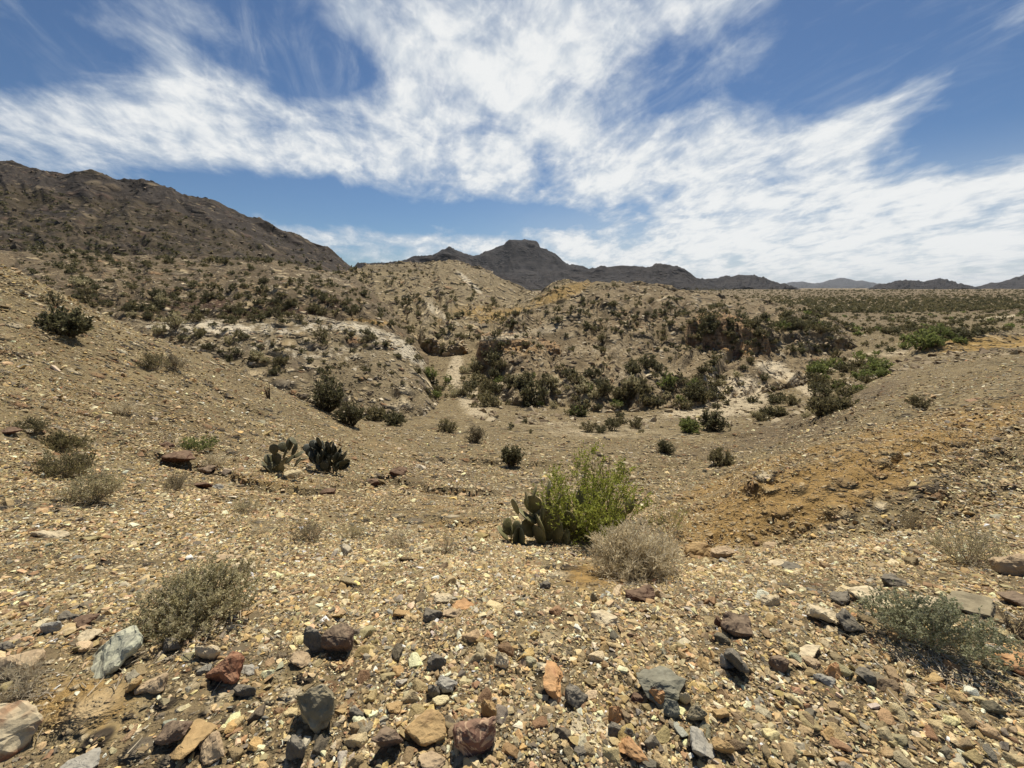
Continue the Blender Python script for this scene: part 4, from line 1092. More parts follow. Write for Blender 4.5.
# ------------------------------------------------------------------ plants
def leaf_mat(name, stops, rough=.6, trans=.45):
    m = bpy.data.materials.new(name); m.use_nodes = True
    nt = m.node_tree; bs = nt.nodes['Principled BSDF']
    geo = N(nt, 'ShaderNodeNewGeometry')
    c = RAMP(nt, geo.outputs['Random Per Island'], stops)
    n = N(nt, 'ShaderNodeTexNoise', inp={'Vector': geo.outputs['Position'], 'Scale': 7.0, 'Detail': 3.0}).outputs['Fac']
    c = MIX(nt, 1.0, c, RAMP(nt, n, [(.3, (.75, .75, .75)), (.7, (1.2, 1.2, 1.15))]), 'MULTIPLY')
    nt.links.new(c, bs.inputs['Base Color'])
    bs.inputs['Roughness'].default_value = rough
    bs.inputs['Specular IOR Level'].default_value = .25
    if trans:
        tr = N(nt, 'ShaderNodeBsdfTranslucent', inp={'Color': c})
        mx = N(nt, 'ShaderNodeMixShader', inp={0: trans, 1: bs.outputs[0], 2: tr.outputs[0]})
        nt.links.new(mx.outputs[0], nt.nodes['Material Output'].inputs[0])
    return m
L_GREY = leaf_mat('grey_green_leaf', [(0, (.25, .23, .12)), (.4, (.41, .37, .21)), (.75, (.54, .47, .29)), (1, (.66, .57, .38))])
L_SILV = leaf_mat('silver_green_leaf', [(0, (.20, .21, .115)), (.5, (.35, .355, .22)), (1, (.55, .54, .37))])
L_BRIGHT = leaf_mat('yellow_green_leaf', [(0, (.17, .20, .03)), (.5, (.33, .36, .06)), (1, (.50, .50, .12))], trans=.4)
L_DARK = leaf_mat('dark_green_leaf', [(0, (.075, .073, .036)), (.6, (.13, .122, .062)), (1, (.21, .19, .105))])
L_OLIVE = leaf_mat('olive_leaf', [(0, (.11, .10, .048)), (.6, (.19, .165, .083)), (1, (.30, .25, .13))])
L_GREEN = leaf_mat('fresh_green_leaf', [(0, (.12, .15, .045)), (.6, (.21, .24, .075)), (1, (.30, .32, .11))])
L_STRAW = leaf_mat('straw_blade', [(0, (.40, .33, .20)), (.5, (.62, .53, .36)), (1, (.80, .71, .53))])
L_DRY = leaf_mat('dry_grey_blade', [(0, (.14, .115, .07)), (.6, (.24, .20, .125)), (1, (.34, .29, .19))])
W_DARK = leaf_mat('dark_twig', [(0, (.05, .038, .028)), (1, (.12, .09, .065))], .8, 0)
W_PALE = leaf_mat('pale_twig', [(0, (.26, .215, .15)), (1, (.50, .42, .31))], .8, 0)

def frames(D):
    D = D / np.linalg.norm(D, axis=-1, keepdims=True)
    A = np.where(np.abs(D[..., 2:3]) > .9, np.array([1., 0, 0]), np.array([0, 0, 1.]))
    U = np.cross(D, A); U /= np.linalg.norm(U, axis=-1, keepdims=True)
    return D, U, np.cross(D, U)

def tubes(paths, r0, r1, sides=3):
    """paths (n,k,3) -> tapered prisms; r0, r1 arrays (n)"""
    n, k, _ = paths.shape
    D = np.gradient(paths, axis=1)
    _, U, W = frames(D)
    rad = (r0[:, None] + (r1 - r0)[:, None] * np.linspace(0, 1, k)[None])[..., None, None]
    a = np.arange(sides) * 2 * np.pi / sides
    ring = paths[:, :, None] + rad * (U[:, :, None] * np.cos(a)[None, None, :, None] + W[:, :, None] * np.sin(a)[None, None, :, None])
    V = ring.reshape(-1, 3)
    idx = np.arange(n * k * sides).reshape(n, k, sides)
    nx = np.roll(idx, -1, 2)
    Fq = np.stack([idx[:, :-1], nx[:, :-1], nx[:, 1:], idx[:, 1:]], -1).reshape(-1, 4)
    return V, Fq

def blades(P, D, L, W, r, droop=0.0):
    """diamond leaves at P along D"""
    n = len(P)
    D, U, _ = frames(D)
    B = r.normal(size=(n, 3)); side = np.cross(D, B); side /= np.linalg.norm(side, axis=1, keepdims=True)
    L = L[:, None]; W = W[:, None]
    V = np.stack([P, P + D * L * .5 + side * W * .5, P + D * L - np.array([0, 0, 1.]) * L * droop, P + D * L * .5 - side * W * .5], 1).reshape(-1, 3)
    return V, np.arange(n * 4).reshape(n, 4)

def grow(seed, W=1.0, H=.7, stems=26, twigs=9, leaves=9, leaf=(.03, .012), spread=1.0, up=.35, stem_r=.008, curve=.3, twig_len=.3, lmin=.25, shape=1.0, leafdir=.6, low=.1):
    """a shrub: stems from the root, twigs along them, leaves along the twigs. Returns (wood V,F), (leaf V,F)"""
    r = np.random.default_rng(seed)
    n = stems
    az_ = r.uniform(0, 2 * np.pi, n)
    rad = np.sqrt(r.uniform(0, 1, n)) * .5 * W * spread
    hh = H * np.sqrt(np.clip(1 - (rad / (.52 * W * spread)) ** 2 * shape, low, 1)) * r.uniform(.72, 1.06, n)
    tip = np.stack([np.cos(az_) * rad, np.sin(az_) * rad, hh], -1)
    root = np.stack([np.cos(az_), np.sin(az_), np.zeros(n)], -1) * (r.uniform(0, .06, n) * W)[:, None]
    mid = root * .5 + tip * .5 + np.stack([np.cos(az_), np.sin(az_), -np.ones(n)], -1) * (curve * rad * r.uniform(.1, .8, n))[:, None] + r.normal(0, .04 * W, (n, 3))
    mid[:, 2] = np.maximum(mid[:, 2], .1 * H)
    t = np.linspace(0, 1, 6)[None, :, None]
    path = root[:, None] * (1 - t) ** 2 + 2 * mid[:, None] * t * (1 - t) + tip[:, None] * t * t
    path[:, 1:] += r.normal(0, .012 * W, path[:, 1:].shape)
    wv, wf = tubes(path, np.full(n, stem_r) * r.uniform(.7, 1.3, n), np.full(n, stem_r * .25))
    # twigs
    m = n * twigs
    si = np.repeat(np.arange(n), twigs)
    tt = r.uniform(lmin, 1.0, m)
    def at(ti, s):
        x = ti * 5; i = np.clip(x.astype(int), 0, 4); f = (x - i)[:, None]
        return path[s, i] * (1 - f) + path[s, i + 1] * f
    p0 = at(tt, si)
    sd = at(np.minimum(tt + .08, 1), si) - at(np.maximum(tt - .08, 0), si)
    sd /= np.linalg.norm(sd, axis=1, keepdims=True) + 1e-9
    td = sd * .7 + r.normal(0, .62, (m, 3)) + np.array([0, 0, up])
    td /= np.linalg.norm(td, axis=1, keepdims=True)
    tl = twig_len * H * r.uniform(.45, 1.1, m) * (1.15 - .5 * tt)
    t3 = np.linspace(0, 1, 4)[None, :, None]
    tp = p0[:, None] + td[:, None] * tl[:, None, None] * t3 + np.array([0, 0, 1.]) * (r.uniform(-.05, .22, m) * tl)[:, None, None] * t3 ** 2
    tp[..., 2] = np.maximum(tp[..., 2], .01 * H)
    tv, tf = tubes(tp, np.full(m, stem_r * .38), np.full(m, stem_r * .12))
    WV = np.concatenate([wv, tv]); WF = np.concatenate([wf, tf + len(wv)])
    if leaves == 0:
        return (WV, WF), None
    q = m * leaves
    ti = np.repeat(np.arange(m), leaves)
    u = r.uniform(.15, 1.02, q) * 3
    i = np.clip(u.astype(int), 0, 2); f = (u - i)[:, None]
    lp = tp[ti, i] * (1 - f) + tp[ti, i + 1] * f
    ld = td[ti] * leafdir + r.normal(0, .6, (q, 3)) + np.array([0, 0, .2])
    sc = r.uniform(.55, 1.3, q)
    lv, lf = blades(lp, ld, leaf[0] * sc, leaf[1] * sc, r, .1)
    return (WV, WF), (lv, lf)

def face_count_mesh(name, VF, smooth=False):
    return mk_mesh(name, VF[0], VF[1], smooth)

def ground_at_px(px, py):
    p, n = cast(px, py)
    return np.array(p), depth_of(p)

def shrub(name, label, cat, px, py, wpx, hpx, leafm, woodm, group=None, sx=1.0, sy=1.0, rz=0.0, seed=0, **kw):
    """px,py: foot of the plant in the photograph; its size follows from how far off that ground is"""
    p, d = ground_at_px(px, py)
    W = wpx * d / F; ang = math.atan2(EYE - p[2], math.hypot(p[0], p[1]))
    H = hpx * d / F / max(math.cos(ang), .5)
    kw.setdefault('W', 1.0)
    (w, l) = grow(seed, H=H / W, **{k: v for k, v in kw.items()})
    t = empty(name, (p[0], p[1], p[2] - .01 * H), rz, (W * sx, W * sy, W))
    tag(t, label, cat, group)
    obj('branches', face_count_mesh('branches', w), woodm, t)
    if l is not None:
        obj('foliage', face_count_mesh('foliage', l), leafm, t)
    return t

# the plants in the foreground
shrub('desert_shrub', 'large round grey green shrub on the gravel at lower left, by the greenish slab', 'shrub', 203, 614, 114, 35, L_GREY, W_PALE, seed=1, stems=130, twigs=14, leaves=15, leaf=(.022, .010), stem_r=.004, twig_len=.28, shape=.75, lmin=.3, low=.3)
shrub('desert_shrub', 'low spreading silvery green shrub at lower right, leaning downhill', 'shrub', 931, 645, 122, 42, L_SILV, W_PALE, seed=2, rz=R(-40), sy=.5, stems=80, twigs=12, leaves=12, leaf=(.024, .013), stem_r=.004, twig_len=.32, shape=.85, lmin=.25, low=.3)
shrub('desert_shrub', 'bright yellow green feathery shrub in the centre, growing behind prickly pear pads', 'shrub', 592, 541, 112, 74, L_BRIGHT, W_DARK, seed=3, stems=58, twigs=15, leaves=16, leaf=(.028, .009), stem_r=.004, twig_len=.26, shape=.65, up=.8, lmin=.2, low=.3)
shrub('desert_shrub', 'thin upright stems rising from the right of the bright green shrub', 'shrub', 608, 525, 34, 78, L_BRIGHT, W_DARK, seed=33, stems=5, twigs=12, leaves=6, leaf=(.05, .016), stem_r=.014, twig_len=.10, shape=.1, up=.9, lmin=.35, curve=.05)
shrub('desert_shrub', 'sparse pale green shrub right of the straw bush, at the foot of the ochre bank', 'shrub', 668, 532, 40, 34, L_BRIGHT, W_PALE, seed=4, stems=16, twigs=8, leaves=6, leaf=(.04, .011), stem_r=.006, up=.7)
shrub('dry_bush', 'pale straw coloured dry bush of fine stems right of the prickly pear', 'dry bush', 634, 574, 92, 36, L_STRAW, W_PALE, seed=5, stems=190, twigs=10, leaves=6, leaf=(.07, .008), stem_r=.0035, twig_len=.30, up=.45, shape=.8, lmin=.3, leafdir=1.2, low=.3)
shrub('dry_bush', 'olive brown half dry shrub on the right gravel below the ochre bank', 'dry bush', 967, 563, 66, 36, L_GREY, W_PALE, seed=6, stems=50, twigs=10, leaves=8, leaf=(.035, .010), stem_r=.006, up=.5)
shrub('dry_grass', 'greyish dry grass tuft left of the olive brown half dry shrub', 'grass tuft', 915, 528, 54, 15, L_DRY, W_PALE, seed=7, stems=50, twigs=6, leaves=4, leaf=(.06, .007), stem_r=.004, up=.5, sy=.6)
shrub('dry_grass', 'brown withered grass in front of the flat tan boulder at the left edge', 'grass tuft', 28, 694, 44, 34, L_STRAW, W_PALE, seed=8, stems=60, twigs=5, leaves=3, leaf=(.12, .008), stem_r=.004, up=.4)
shrub('dry_bush', 'dark dead twiggy scrub at the right edge behind the orange rock', 'dry bush', 1016, 634, 44, 24, L_DRY, W_DARK, seed=9, stems=30, twigs=8, leaves=2, leaf=(.04, .008), stem_r=.008)

# prickly pears: pads grown as separate parts of one plant
def cactus_mat(name, c1, c2):
    m = bpy.data.materials.new(name); m.use_nodes = True
    nt = m.node_tree; bs = nt.nodes['Principled BSDF']
    tcn = N(nt, 'ShaderNodeTexCoord')
    n = N(nt, 'ShaderNodeTexNoise', inp={'Vector': tcn.outputs['Object'], 'Scale': 3.0, 'Detail': 5.0}).outputs['Fac']
    c = MIX(nt, SMOOTH(nt, n, .35, .68), c1, c2)
    v = N(nt, 'ShaderNodeTexVoronoi', inp={'Vector': tcn.outputs['Object'], 'Scale': 5.5, 'Randomness': .25}).outputs['Distance']
    c = MIX(nt, SMOOTH(nt, v, .16, .08), c, (.30, .24, .13))
    nt.links.new(c, bs.inputs['Base Color']); bs.inputs['Roughness'].default_value = .55
    b = N(nt, 'ShaderNodeBump', inp={'Strength': .4, 'Distance': .03, 'Height': SMOOTH(nt, v, .2, .05)})
    nt.links.new(b.outputs[0], bs.inputs['Normal'])
    return m
M_PAD = cactus_mat('cactus_pad', (.155, .148, .062), (.225, .205, .095))
M_PADD = cactus_mat('dark_cactus_pad', (.030, .034, .020), (.055, .055, .030))
M_PADY = cactus_mat('olive_cactus_pad', (.085, .08, .036), (.125, .112, .052))
M_SPINE = leaf_mat('spine', [(0, (.35, .29, .18)), (1, (.6, .52, .38))], .6, 0)
def pad_arrays(seed):
    r = np.random.default_rng(seed)
    nu, nv = 18, 9
    V = []
    for j in range(nv + 1):
        th = math.pi * j / nv
        for i in range(nu):
            ph = 2 * math.pi * i / nu
            z = -math.cos(th)
            wdt = .80 + .18 * z
            x = math.sin(th) * math.cos(ph) * wdt; y = math.sin(th) * math.sin(ph) * .15
            V.append((x, y * (1.1 - .25 * z), z + 1))
    V = np.array(V); V[:, 1] += .08 * (V[:, 2] - 1) * V[:, 0] * r.uniform(-1, 1) + .06 * V[:, 2] ** 2 * r.uniform(-1, 1)
    V[:, :2] *= np.where(V[:, 2:3] < .35, .45 + .55 * V[:, 2:3] / .35, 1)
    f = []
    for j in range(nv):
        for i in range(nu):
            a = j * nu + i; b = j * nu + (i + 1) % nu
            f.append((a, b, b + nu, a + nu))
    return V * .5, np.array(f)
def spines(V, n, L, seed):
    r = np.random.default_rng(seed)
    k = r.integers(0, len(V), n)
    P = V[k]; D = P - np.array([0, 0, .5]); D[:, 1] *= 6
    D = D / (np.linalg.norm(D, axis=1, keepdims=True) + 1e-6) + r.normal(0, .5, (n, 3))
    return blades(P, D, np.full(n, L) * r.uniform(.6, 1.3, n), np.full(n, .012), r)
PADM = []
for i in range(4):
    V, Fq = pad_arrays(i)
    sv_, sf_ = spines(V, 80, .055, i)
    PADM.append((V, Fq, sv_, sf_))
PAD_MESH = {}
def pad_mesh(i, mat):
    if (i, mat.name) not in PAD_MESH:
        V, Fq, a, b = PADM[i]
        me = mk_mesh('pad', np.concatenate([V, a]), [Fq, b + len(V)], True); me.materials.append(mat); me.materials.append(M_SPINE)
        mi_ = np.zeros(len(Fq) + len(b), np.int32); mi_[len(Fq):] = 1
        me.polygons.foreach_set('material_index', mi_)
        PAD_MESH[(i, mat.name)] = (me, None)
    return PAD_MESH[(i, mat.name)]
def add_pad(root, mat, loc, up, yaw, size, spn=True):
    i = random.randrange(4)
    me, ms = pad_mesh(i, mat)
    q = Vector(up).normalized().to_track_quat('Z', 'Y')
    o = obj('pad', me, None, root)
    o.matrix_local = Matrix.LocRotScale(Vector(loc), q @ Matrix.Rotation(yaw, 3, 'Z').to_quaternion(), Vector((size * 1.0, size * .95, size)))
    return o
def cactus_from_px(label, foot, pads, mat, dfoot=None):
    """pads: centre px, centre py, long axis px, lean deg (0 up, + right), depth offset m, yaw"""
    p, d = ground_at_px(*foot)
    root = empty('prickly_pear', p)
    tag(root, label, 'cactus')
    for (cx, cy, L, lean, dd, yaw) in pads:
        c = world_at(cx, cy + 1.5, p[1] + dd)
        size = L * 1.25 * d / F
        up = np.array([math.sin(R(lean)), random.uniform(-.15, .15), math.cos(R(lean))])
        base = c - up / np.linalg.norm(up) * size * .5
        add_pad(root, mat, base - p, up, yaw, size)
    return root
cactus_from_px('prickly pear of large flat olive green pads in front of the bright green shrub', (545, 543), [
 (503.5, 532, 15, -35, -.02, .2), (508, 525.5, 15, -12, .05, -.3), (516, 527, 13, 18, .05, .5), (516.5, 537.5, 18, -10, -.06, .2), (527, 516, 20, -55, 0, .1), (515, 506, 14, -20, .03, .3),
 (526.5, 498.5, 14, -15, .08, -.4), (534, 491.5, 15, 12, .12, .2), (533, 503, 18, -6, .08, .6), (542.5, 510, 20, 5, .05, -.3), (552, 518, 22, 12, .02, .9), (541, 524, 20, -12, -.06, .2),
 (539.5, 534, 18, -5, -.08, .4), (556, 530, 22, 10, -.02, 1.0), (564, 537, 18, 16, -.05, .7), (529, 527, 16, -25, 0, -.5), (557, 503, 19, 8, .16, .3), (548, 490, 18, 6, .2, -.3),
 (569, 521, 20, 22, .05, 1.1), (580, 500, 20, 10, .25, .3), (629, 505, 14, 15, .3, .2), (618, 516, 16, 8, .25, .6), (566, 508, 18, 4, .2, .8), (575, 530, 20, 25, .1, .6), (537, 519, 18, -30, .12, .3), (547, 530, 18, 4, .02, .2), (561, 524, 18, -8, .1, .2), (548, 502, 15, -18, .15, .2), (534, 512, 15, 18, .1, .4), (512, 531, 12, 10, .03, .1), (522, 537, 16, 15, -.1, .3)], M_PAD)
cactus_from_px('olive prickly pear with arching arms left of a dark cactus clump', (278, 473), [
 (273, 468, 12, -10, 0, .3), (278, 469, 12, 15, .05, -.4), (269, 459, 11, -15, .02, .2), (276, 458, 11, 5, .1, .5), (282, 462, 12, 30, 0, -.2), (286, 451, 12, 30, .05, .3), (290, 443, 11, 10, .1, .1), (283, 446, 9, -20, .1, -.5),
 (295, 448, 11, 40, .05, .6), (298, 453, 10, 60, 0, .2), (290, 458, 11, 55, -.05, .3), (301, 458, 10, 70, 0, -.3), (297, 461, 9, 40, -.1, .4), (274, 448, 9, 0, .1, .2), (265, 465, 9, -40, 0, .3), (294, 440, 9, -30, .15, .2), (269, 470, 10, -25, -.05, .8)], M_PADY)
_r = random.Random(12)
cactus_from_px('dense dark cactus clump right of the olive prickly pear', (328, 473),
 [(327 + x * 20, 455 + x * 5 + y * 13, _r.uniform(7, 9.5), x * 45 + _r.uniform(-25, 25), -.1 + .5 * _r.random() - y * .15, _r.uniform(-.9, .9))
  for x, y in [(math.cos(q * 2.4) * math.sqrt((q + .5) / 64), math.sin(q * 2.4) * math.sqrt((q + .5) / 64)) for q in range(64)]], M_PADD)

# plants on the slopes that the photograph shows one by one
MIDP = [
 ('desert_shrub', 'dark green rounded shrub high on the left slope', 'shrub', 67, 336, 44, 27, L_DARK, W_DARK, dict(stems=40, twigs=9, leaves=8, leaf=(.09, .04), stem_r=.02, low=.3)),
 ('desert_shrub', 'small dark twiggy shrub above the rounded one at the top of the left slope', 'shrub', 56, 306, 20, 16, L_DARK, W_DARK, dict(stems=16, twigs=6, leaves=5, leaf=(.1, .04), stem_r=.02)),
 ('dry_bush', 'dry yellowish bush with thin stems halfway up the left slope', 'dry bush', 155, 371, 26, 20, L_OLIVE, W_PALE, dict(stems=34, twigs=7, leaves=5, leaf=(.10, .025), stem_r=.014, up=.7)),
 ('dry_bush', 'paler dry bush just right of the yellowish one halfway up the left slope', 'dry bush', 175, 370, 24, 16, L_DRY, W_PALE, dict(stems=34, twigs=7, leaves=4, leaf=(.10, .02), stem_r=.012, up=.7)),
 ('dry_grass', 'straw grass tuft in the middle of the left slope', 'grass tuft', 121, 413, 28, 12, L_STRAW, W_PALE, dict(stems=50, twigs=5, leaves=4, leaf=(.14, .014), stem_r=.008, up=.6)),
 ('dry_bush', 'olive grey feathery bush on the lower left slope', 'dry bush', 95, 501, 52, 30, L_GREY, W_PALE, dict(stems=54, twigs=9, leaves=7, leaf=(.06, .014), stem_r=.008, up=.7, low=.25)),
 ('dry_bush', 'wider olive bush behind the feathery one on the lower left slope', 'dry bush', 68, 476, 60, 26, L_OLIVE, W_PALE, dict(stems=50, twigs=8, leaves=6, leaf=(.07, .016), stem_r=.008, up=.5, sy=.7)),
 ('dry_bush', 'low olive patch of scrub above the wide olive bush', 'dry bush', 62, 450, 54, 14, L_OLIVE, W_PALE, dict(stems=50, twigs=7, leaves=6, leaf=(.08, .018), stem_r=.008, up=.5, sy=.7)),
 ('desert_shrub', 'fresh green low bush right of the dark red rock', 'shrub', 199, 451, 36, 15, L_GREEN, W_PALE, dict(stems=44, twigs=7, leaves=6, leaf=(.07, .018), stem_r=.008, up=.7)),
 ('dry_grass', 'beige grass tuft below the fresh green low bush', 'grass tuft', 216, 464, 28, 10, L_STRAW, W_PALE, dict(stems=50, twigs=5, leaves=4, leaf=(.12, .012), stem_r=.007, up=.6)),
 ('dry_bush', 'dull brown low bush at the far left edge of the slope', 'dry bush', 30, 432, 34, 13, L_OLIVE, W_PALE, dict(stems=40, twigs=6, leaves=5, leaf=(.09, .02), stem_r=.01, up=.5)),
 ('dry_grass', 'dry beige cushion left of the dark red broken stone', 'grass tuft', 177, 489, 34, 14, L_DRY, W_PALE, dict(stems=60, twigs=5, leaves=4, leaf=(.09, .010), stem_r=.006, up=.6)),
 ('dry_grass', 'grey green low tuft at the edge of the pale gravel on the left', 'grass tuft', 246, 511, 28, 11, L_GREY, W_PALE, dict(stems=50, twigs=5, leaves=5, leaf=(.08, .012), stem_r=.006, up=.6)),
 ('desert_shrub', 'taller dark green shrub at the foot of the left slope', 'shrub', 328, 412, 36, 34, L_DARK, W_DARK, dict(stems=44, twigs=9, leaves=8, leaf=(.075, .035), stem_r=.018, low=.35)),
 ('desert_shrub', 'dark shrub right of the taller one at the foot of the left slope', 'shrub', 352, 426, 26, 26, L_DARK, W_DARK, dict(stems=36, twigs=9, leaves=8, leaf=(.085, .04), stem_r=.018, low=.35)),
 ('desert_shrub', 'low dark olive shrub third in the row at the foot of the left slope', 'shrub', 375, 420, 26, 14, L_OLIVE, W_DARK, dict(stems=34, twigs=8, leaves=7, leaf=(.09, .04), stem_r=.018)),
 ('desert_shrub', 'lowest dark shrub at the right end of the row below the left slope', 'shrub', 394, 425, 26, 13, L_DARK, W_DARK, dict(stems=34, twigs=8, leaves=7, leaf=(.09, .04), stem_r=.018)),
 ('tree_stump', 'short dead stump leaning on the edge of the left slope', 'stump', 269, 399, 8, 13, L_DRY, W_DARK, dict(stems=4, twigs=2, leaves=0, stem_r=.12, shape=.1)),
 ('dry_grass', 'wispy grey grass at the top edge of the pale gravel', 'grass tuft', 312, 540, 52, 18, L_DRY, W_PALE, dict(stems=60, twigs=5, leaves=4, leaf=(.07, .007), stem_r=.004, up=.6, sy=.6)),
 ('dry_grass', 'faint green grey grass right of the wispy grey grass', 'grass tuft', 350, 538, 34, 14, L_GREY, W_PALE, dict(stems=44, twigs=5, leaves=4, leaf=(.08, .008), stem_r=.005, up=.6, sy=.6)),
 ('dry_grass', 'pale dry grass in the middle of the gravel lip', 'grass tuft', 402, 548, 46, 18, L_STRAW, W_PALE, dict(stems=60, twigs=5, leaves=3, leaf=(.08, .007), stem_r=.004, up=.6, sy=.6)),
 ('dry_grass', 'thin grey grass left of the prickly pear on the gravel lip', 'grass tuft', 446, 552, 34, 16, L_DRY, W_PALE, dict(stems=44, twigs=5, leaves=3, leaf=(.08, .007), stem_r=.004, up=.6, sy=.6)),
 ('dry_grass', 'small golden grass patch behind the lumpy yellow rock', 'grass tuft', 262, 534, 28, 8, L_STRAW, W_PALE, dict(stems=44, twigs=5, leaves=3, leaf=(.08, .008), stem_r=.004, up=.6, sy=.6)),
 ('desert_shrub', 'round dark shrub standing alone on the gully floor', 'shrub', 512, 466, 25, 20, L_DARK, W_DARK, dict(stems=40, twigs=9, leaves=8, leaf=(.09, .045), stem_r=.018, low=.4)),
 ('desert_shrub', 'small dark spiky shrub above the right bank', 'shrub', 665, 453, 18, 14, L_DARK, W_DARK, dict(stems=36, twigs=7, leaves=7, leaf=(.11, .035), stem_r=.016)),
 ('desert_shrub', 'dark low shrub on the dark gravel by the right bank', 'shrub', 720, 465, 26, 15, L_OLIVE, W_DARK, dict(stems=36, twigs=7, leaves=7, leaf=(.09, .035), stem_r=.016)),
 ('desert_shrub', 'dark shrub beside a yellow green one at the edge of the wash', 'shrub', 712, 430, 30, 19, L_DARK, W_DARK, dict(stems=36, twigs=8, leaves=7, leaf=(.09, .04), stem_r=.016)),
 ('desert_shrub', 'yellow green low shrub left of a dark one at the edge of the wash', 'shrub', 688, 432, 24, 13, L_GREEN, W_DARK, dict(stems=36, twigs=8, leaves=7, leaf=(.09, .04), stem_r=.016)),
 ('desert_shrub', 'dark olive shrub on the gravel flat below the green thicket', 'shrub', 821, 416, 32, 20, L_OLIVE, W_DARK, dict(stems=36, twigs=8, leaves=8, leaf=(.08, .035), stem_r=.016)),
 ('desert_shrub', 'small olive shrub on the crest of the right bank', 'shrub', 917, 407, 22, 12, L_OLIVE, W_DARK, dict(stems=30, twigs=7, leaves=6, leaf=(.09, .03), stem_r=.014)),
 ('dry_bush', 'brown bush on the sand left of the lone dark shrub', 'dry bush', 476, 442, 22, 15, L_DRY, W_DARK, dict(stems=34, twigs=7, leaves=5, leaf=(.1, .03), stem_r=.014)),
 ('dry_bush', 'grey olive bush on the gully floor below the gap between the hills', 'dry bush', 448, 432, 22, 14, L_OLIVE, W_DARK, dict(stems=34, twigs=7, leaves=5, leaf=(.1, .03), stem_r=.014)),
]
for i, (nm, lab, cat, px, py, w, h, lm, wm, kw) in enumerate(MIDP):
    kw = dict(kw); 
    shrub(nm, lab, cat, px, py, w, h, lm, wm, seed=60 + i, **kw)

# ------------------------------------------------------------------ shrubs of the thickets, hills and plain
def clump_template(seed, H, stems, twigs, leaves, leaf, up=.4, low=.35):
    w, l = grow(seed, W=1.0, H=H, stems=stems, twigs=twigs, leaves=leaves, leaf=leaf, stem_r=.016, up=up, low=low)
    return w, l
BIGT = [clump_template(500 + i, (.7, .55, .85, .6)[i % 4], 20, 6, 6, (.11, .05)) for i in range(4)]
SMALLT = [clump_template(540 + i, (.62, .5, .75, .56)[i % 4], 9, 4, 4, (.24, .12)) for i in range(4)]
TINYT = [clump_template(560 + i, (.6, .5, .7, .45)[i % 4], 5, 3, 3, (.42, .22)) for i in range(4)]
KINDS = {'dark': L_DARK, 'olive': L_OLIVE, 'green': L_GREEN, 'grey': L_GREY}
SHR = []   # px-size, position, world width, kind, zone
def cast_zone(zone, n, cx, cy, rx, ry, rot, size, kinds, r=rng, lim=None):
    m = 0; tries = 0
    while m < n and tries < n * 6:
        tries += 1
        a = r.uniform(0, 2 * np.pi); q = math.sqrt(r.uniform(0, 1))
        x = math.cos(a) * q * rx; y = math.sin(a) * q * ry
        px = cx + x * math.cos(R(rot)) + y * math.sin(R(rot)); py = cy - x * math.sin(R(rot)) + y * math.cos(R(rot))
        h, _ = cast(px, py)
        if h is None: continue
        if lim and not (lim[0] < h[1] < lim[1]): continue
        d = depth_of(h)
        s = (size[0] * .75 + (size[1] * 1.1 - size[0] * .75) * r.random() ** 1.7) * np.exp(r.normal(0, .15))
        k = r.choice(list(kinds), p=np.array(list(kinds.values())) / sum(kinds.values()))
        SHR.append((s * F / d, np.array(h), s, k, zone)); m += 1
Z_TH = ('shrub in the thicket along the wash', 'shrubs of the thicket along the sandy wash')
Z_GR = ('shrub in the green thicket right of wash', 'shrubs of the green thicket at the bend of the wash')
Z_SD = ('shrub on the pale sand of the wash', 'shrubs on the pale sand of the wash')
Z_LG = ('shrub in the gap left of the rocky hill', 'shrubs in the gap between the hills')
Z_C = ('shrub dotting the central rocky hill', 'shrubs on the rocky hill')
Z_W = ('shrub dotting the white rock hill', 'shrubs on the white rock hill')
Z_B = ('shrub below the dark mountain', 'shrubs on the brown hills')
Z_E = ('shrub behind the left slope', 'shrubs behind the edge of the left slope')
Z_P = ('shrub on the open plain at right', 'shrubs on the plain')
cast_zone(Z_TH, 80, 580, 396, 115, 20, -3, (0.79, 1.72), {'dark': 3, 'olive': 4, 'grey': 2, 'green': 1})
cast_zone(Z_TH, 36, 665, 388, 60, 22, 0, (0.92, 1.98), {'dark': 3, 'olive': 4, 'green': 2})
cast_zone(Z_TH, 36, 490, 385, 34, 24, 10, (0.79, 1.58), {'dark': 2, 'olive': 4, 'grey': 4})
cast_zone(Z_GR, 44, 842, 378, 44, 20, 12, (0.93, 1.86), {'green': 5, 'olive': 3, 'dark': 1})
cast_zone(Z_GR, 34, 925, 342, 42, 7, 4, (1.03, 2.06), {'green': 3, 'olive': 3, 'dark': 1})
cast_zone(Z_GR, 14, 880, 350, 50, 9, 10, (0.93, 1.75), {'green': 3, 'olive': 3, 'dark': 2})
cast_zone(Z_SD, 34, 745, 398, 62, 24, -8, (0.53, 1.32), {'dark': 3, 'olive': 4, 'grey': 2})
cast_zone(Z_SD, 16, 800, 412, 50, 10, 8, (0.53, 1.25), {'dark': 2, 'olive': 4, 'grey': 2})
cast_zone(Z_SD, 14, 600, 428, 110, 8, 0, (0.33, 0.86), {'dark': 2, 'olive': 3, 'grey': 2})
cast_zone(Z_LG, 14, 437, 388, 16, 14, -20, (0.79, 1.52), {'green': 2, 'olive': 4, 'dark': 1})
cast_zone(Z_LG, 14, 425, 340, 40, 22, -40, (0.86, 1.58), {'olive': 4, 'dark': 1})
cast_zone(Z_LG, 14, 462, 378, 14, 24, -10, (.4, 1.2), {'olive': 4, 'grey': 3, 'dark': 1})
cast_zone(Z_P, 320, 900, 322, 140, 15, 0, (.5, 1.7), {'dark': 4, 'olive': 5, 'green': 1}, lim=(50, 125))
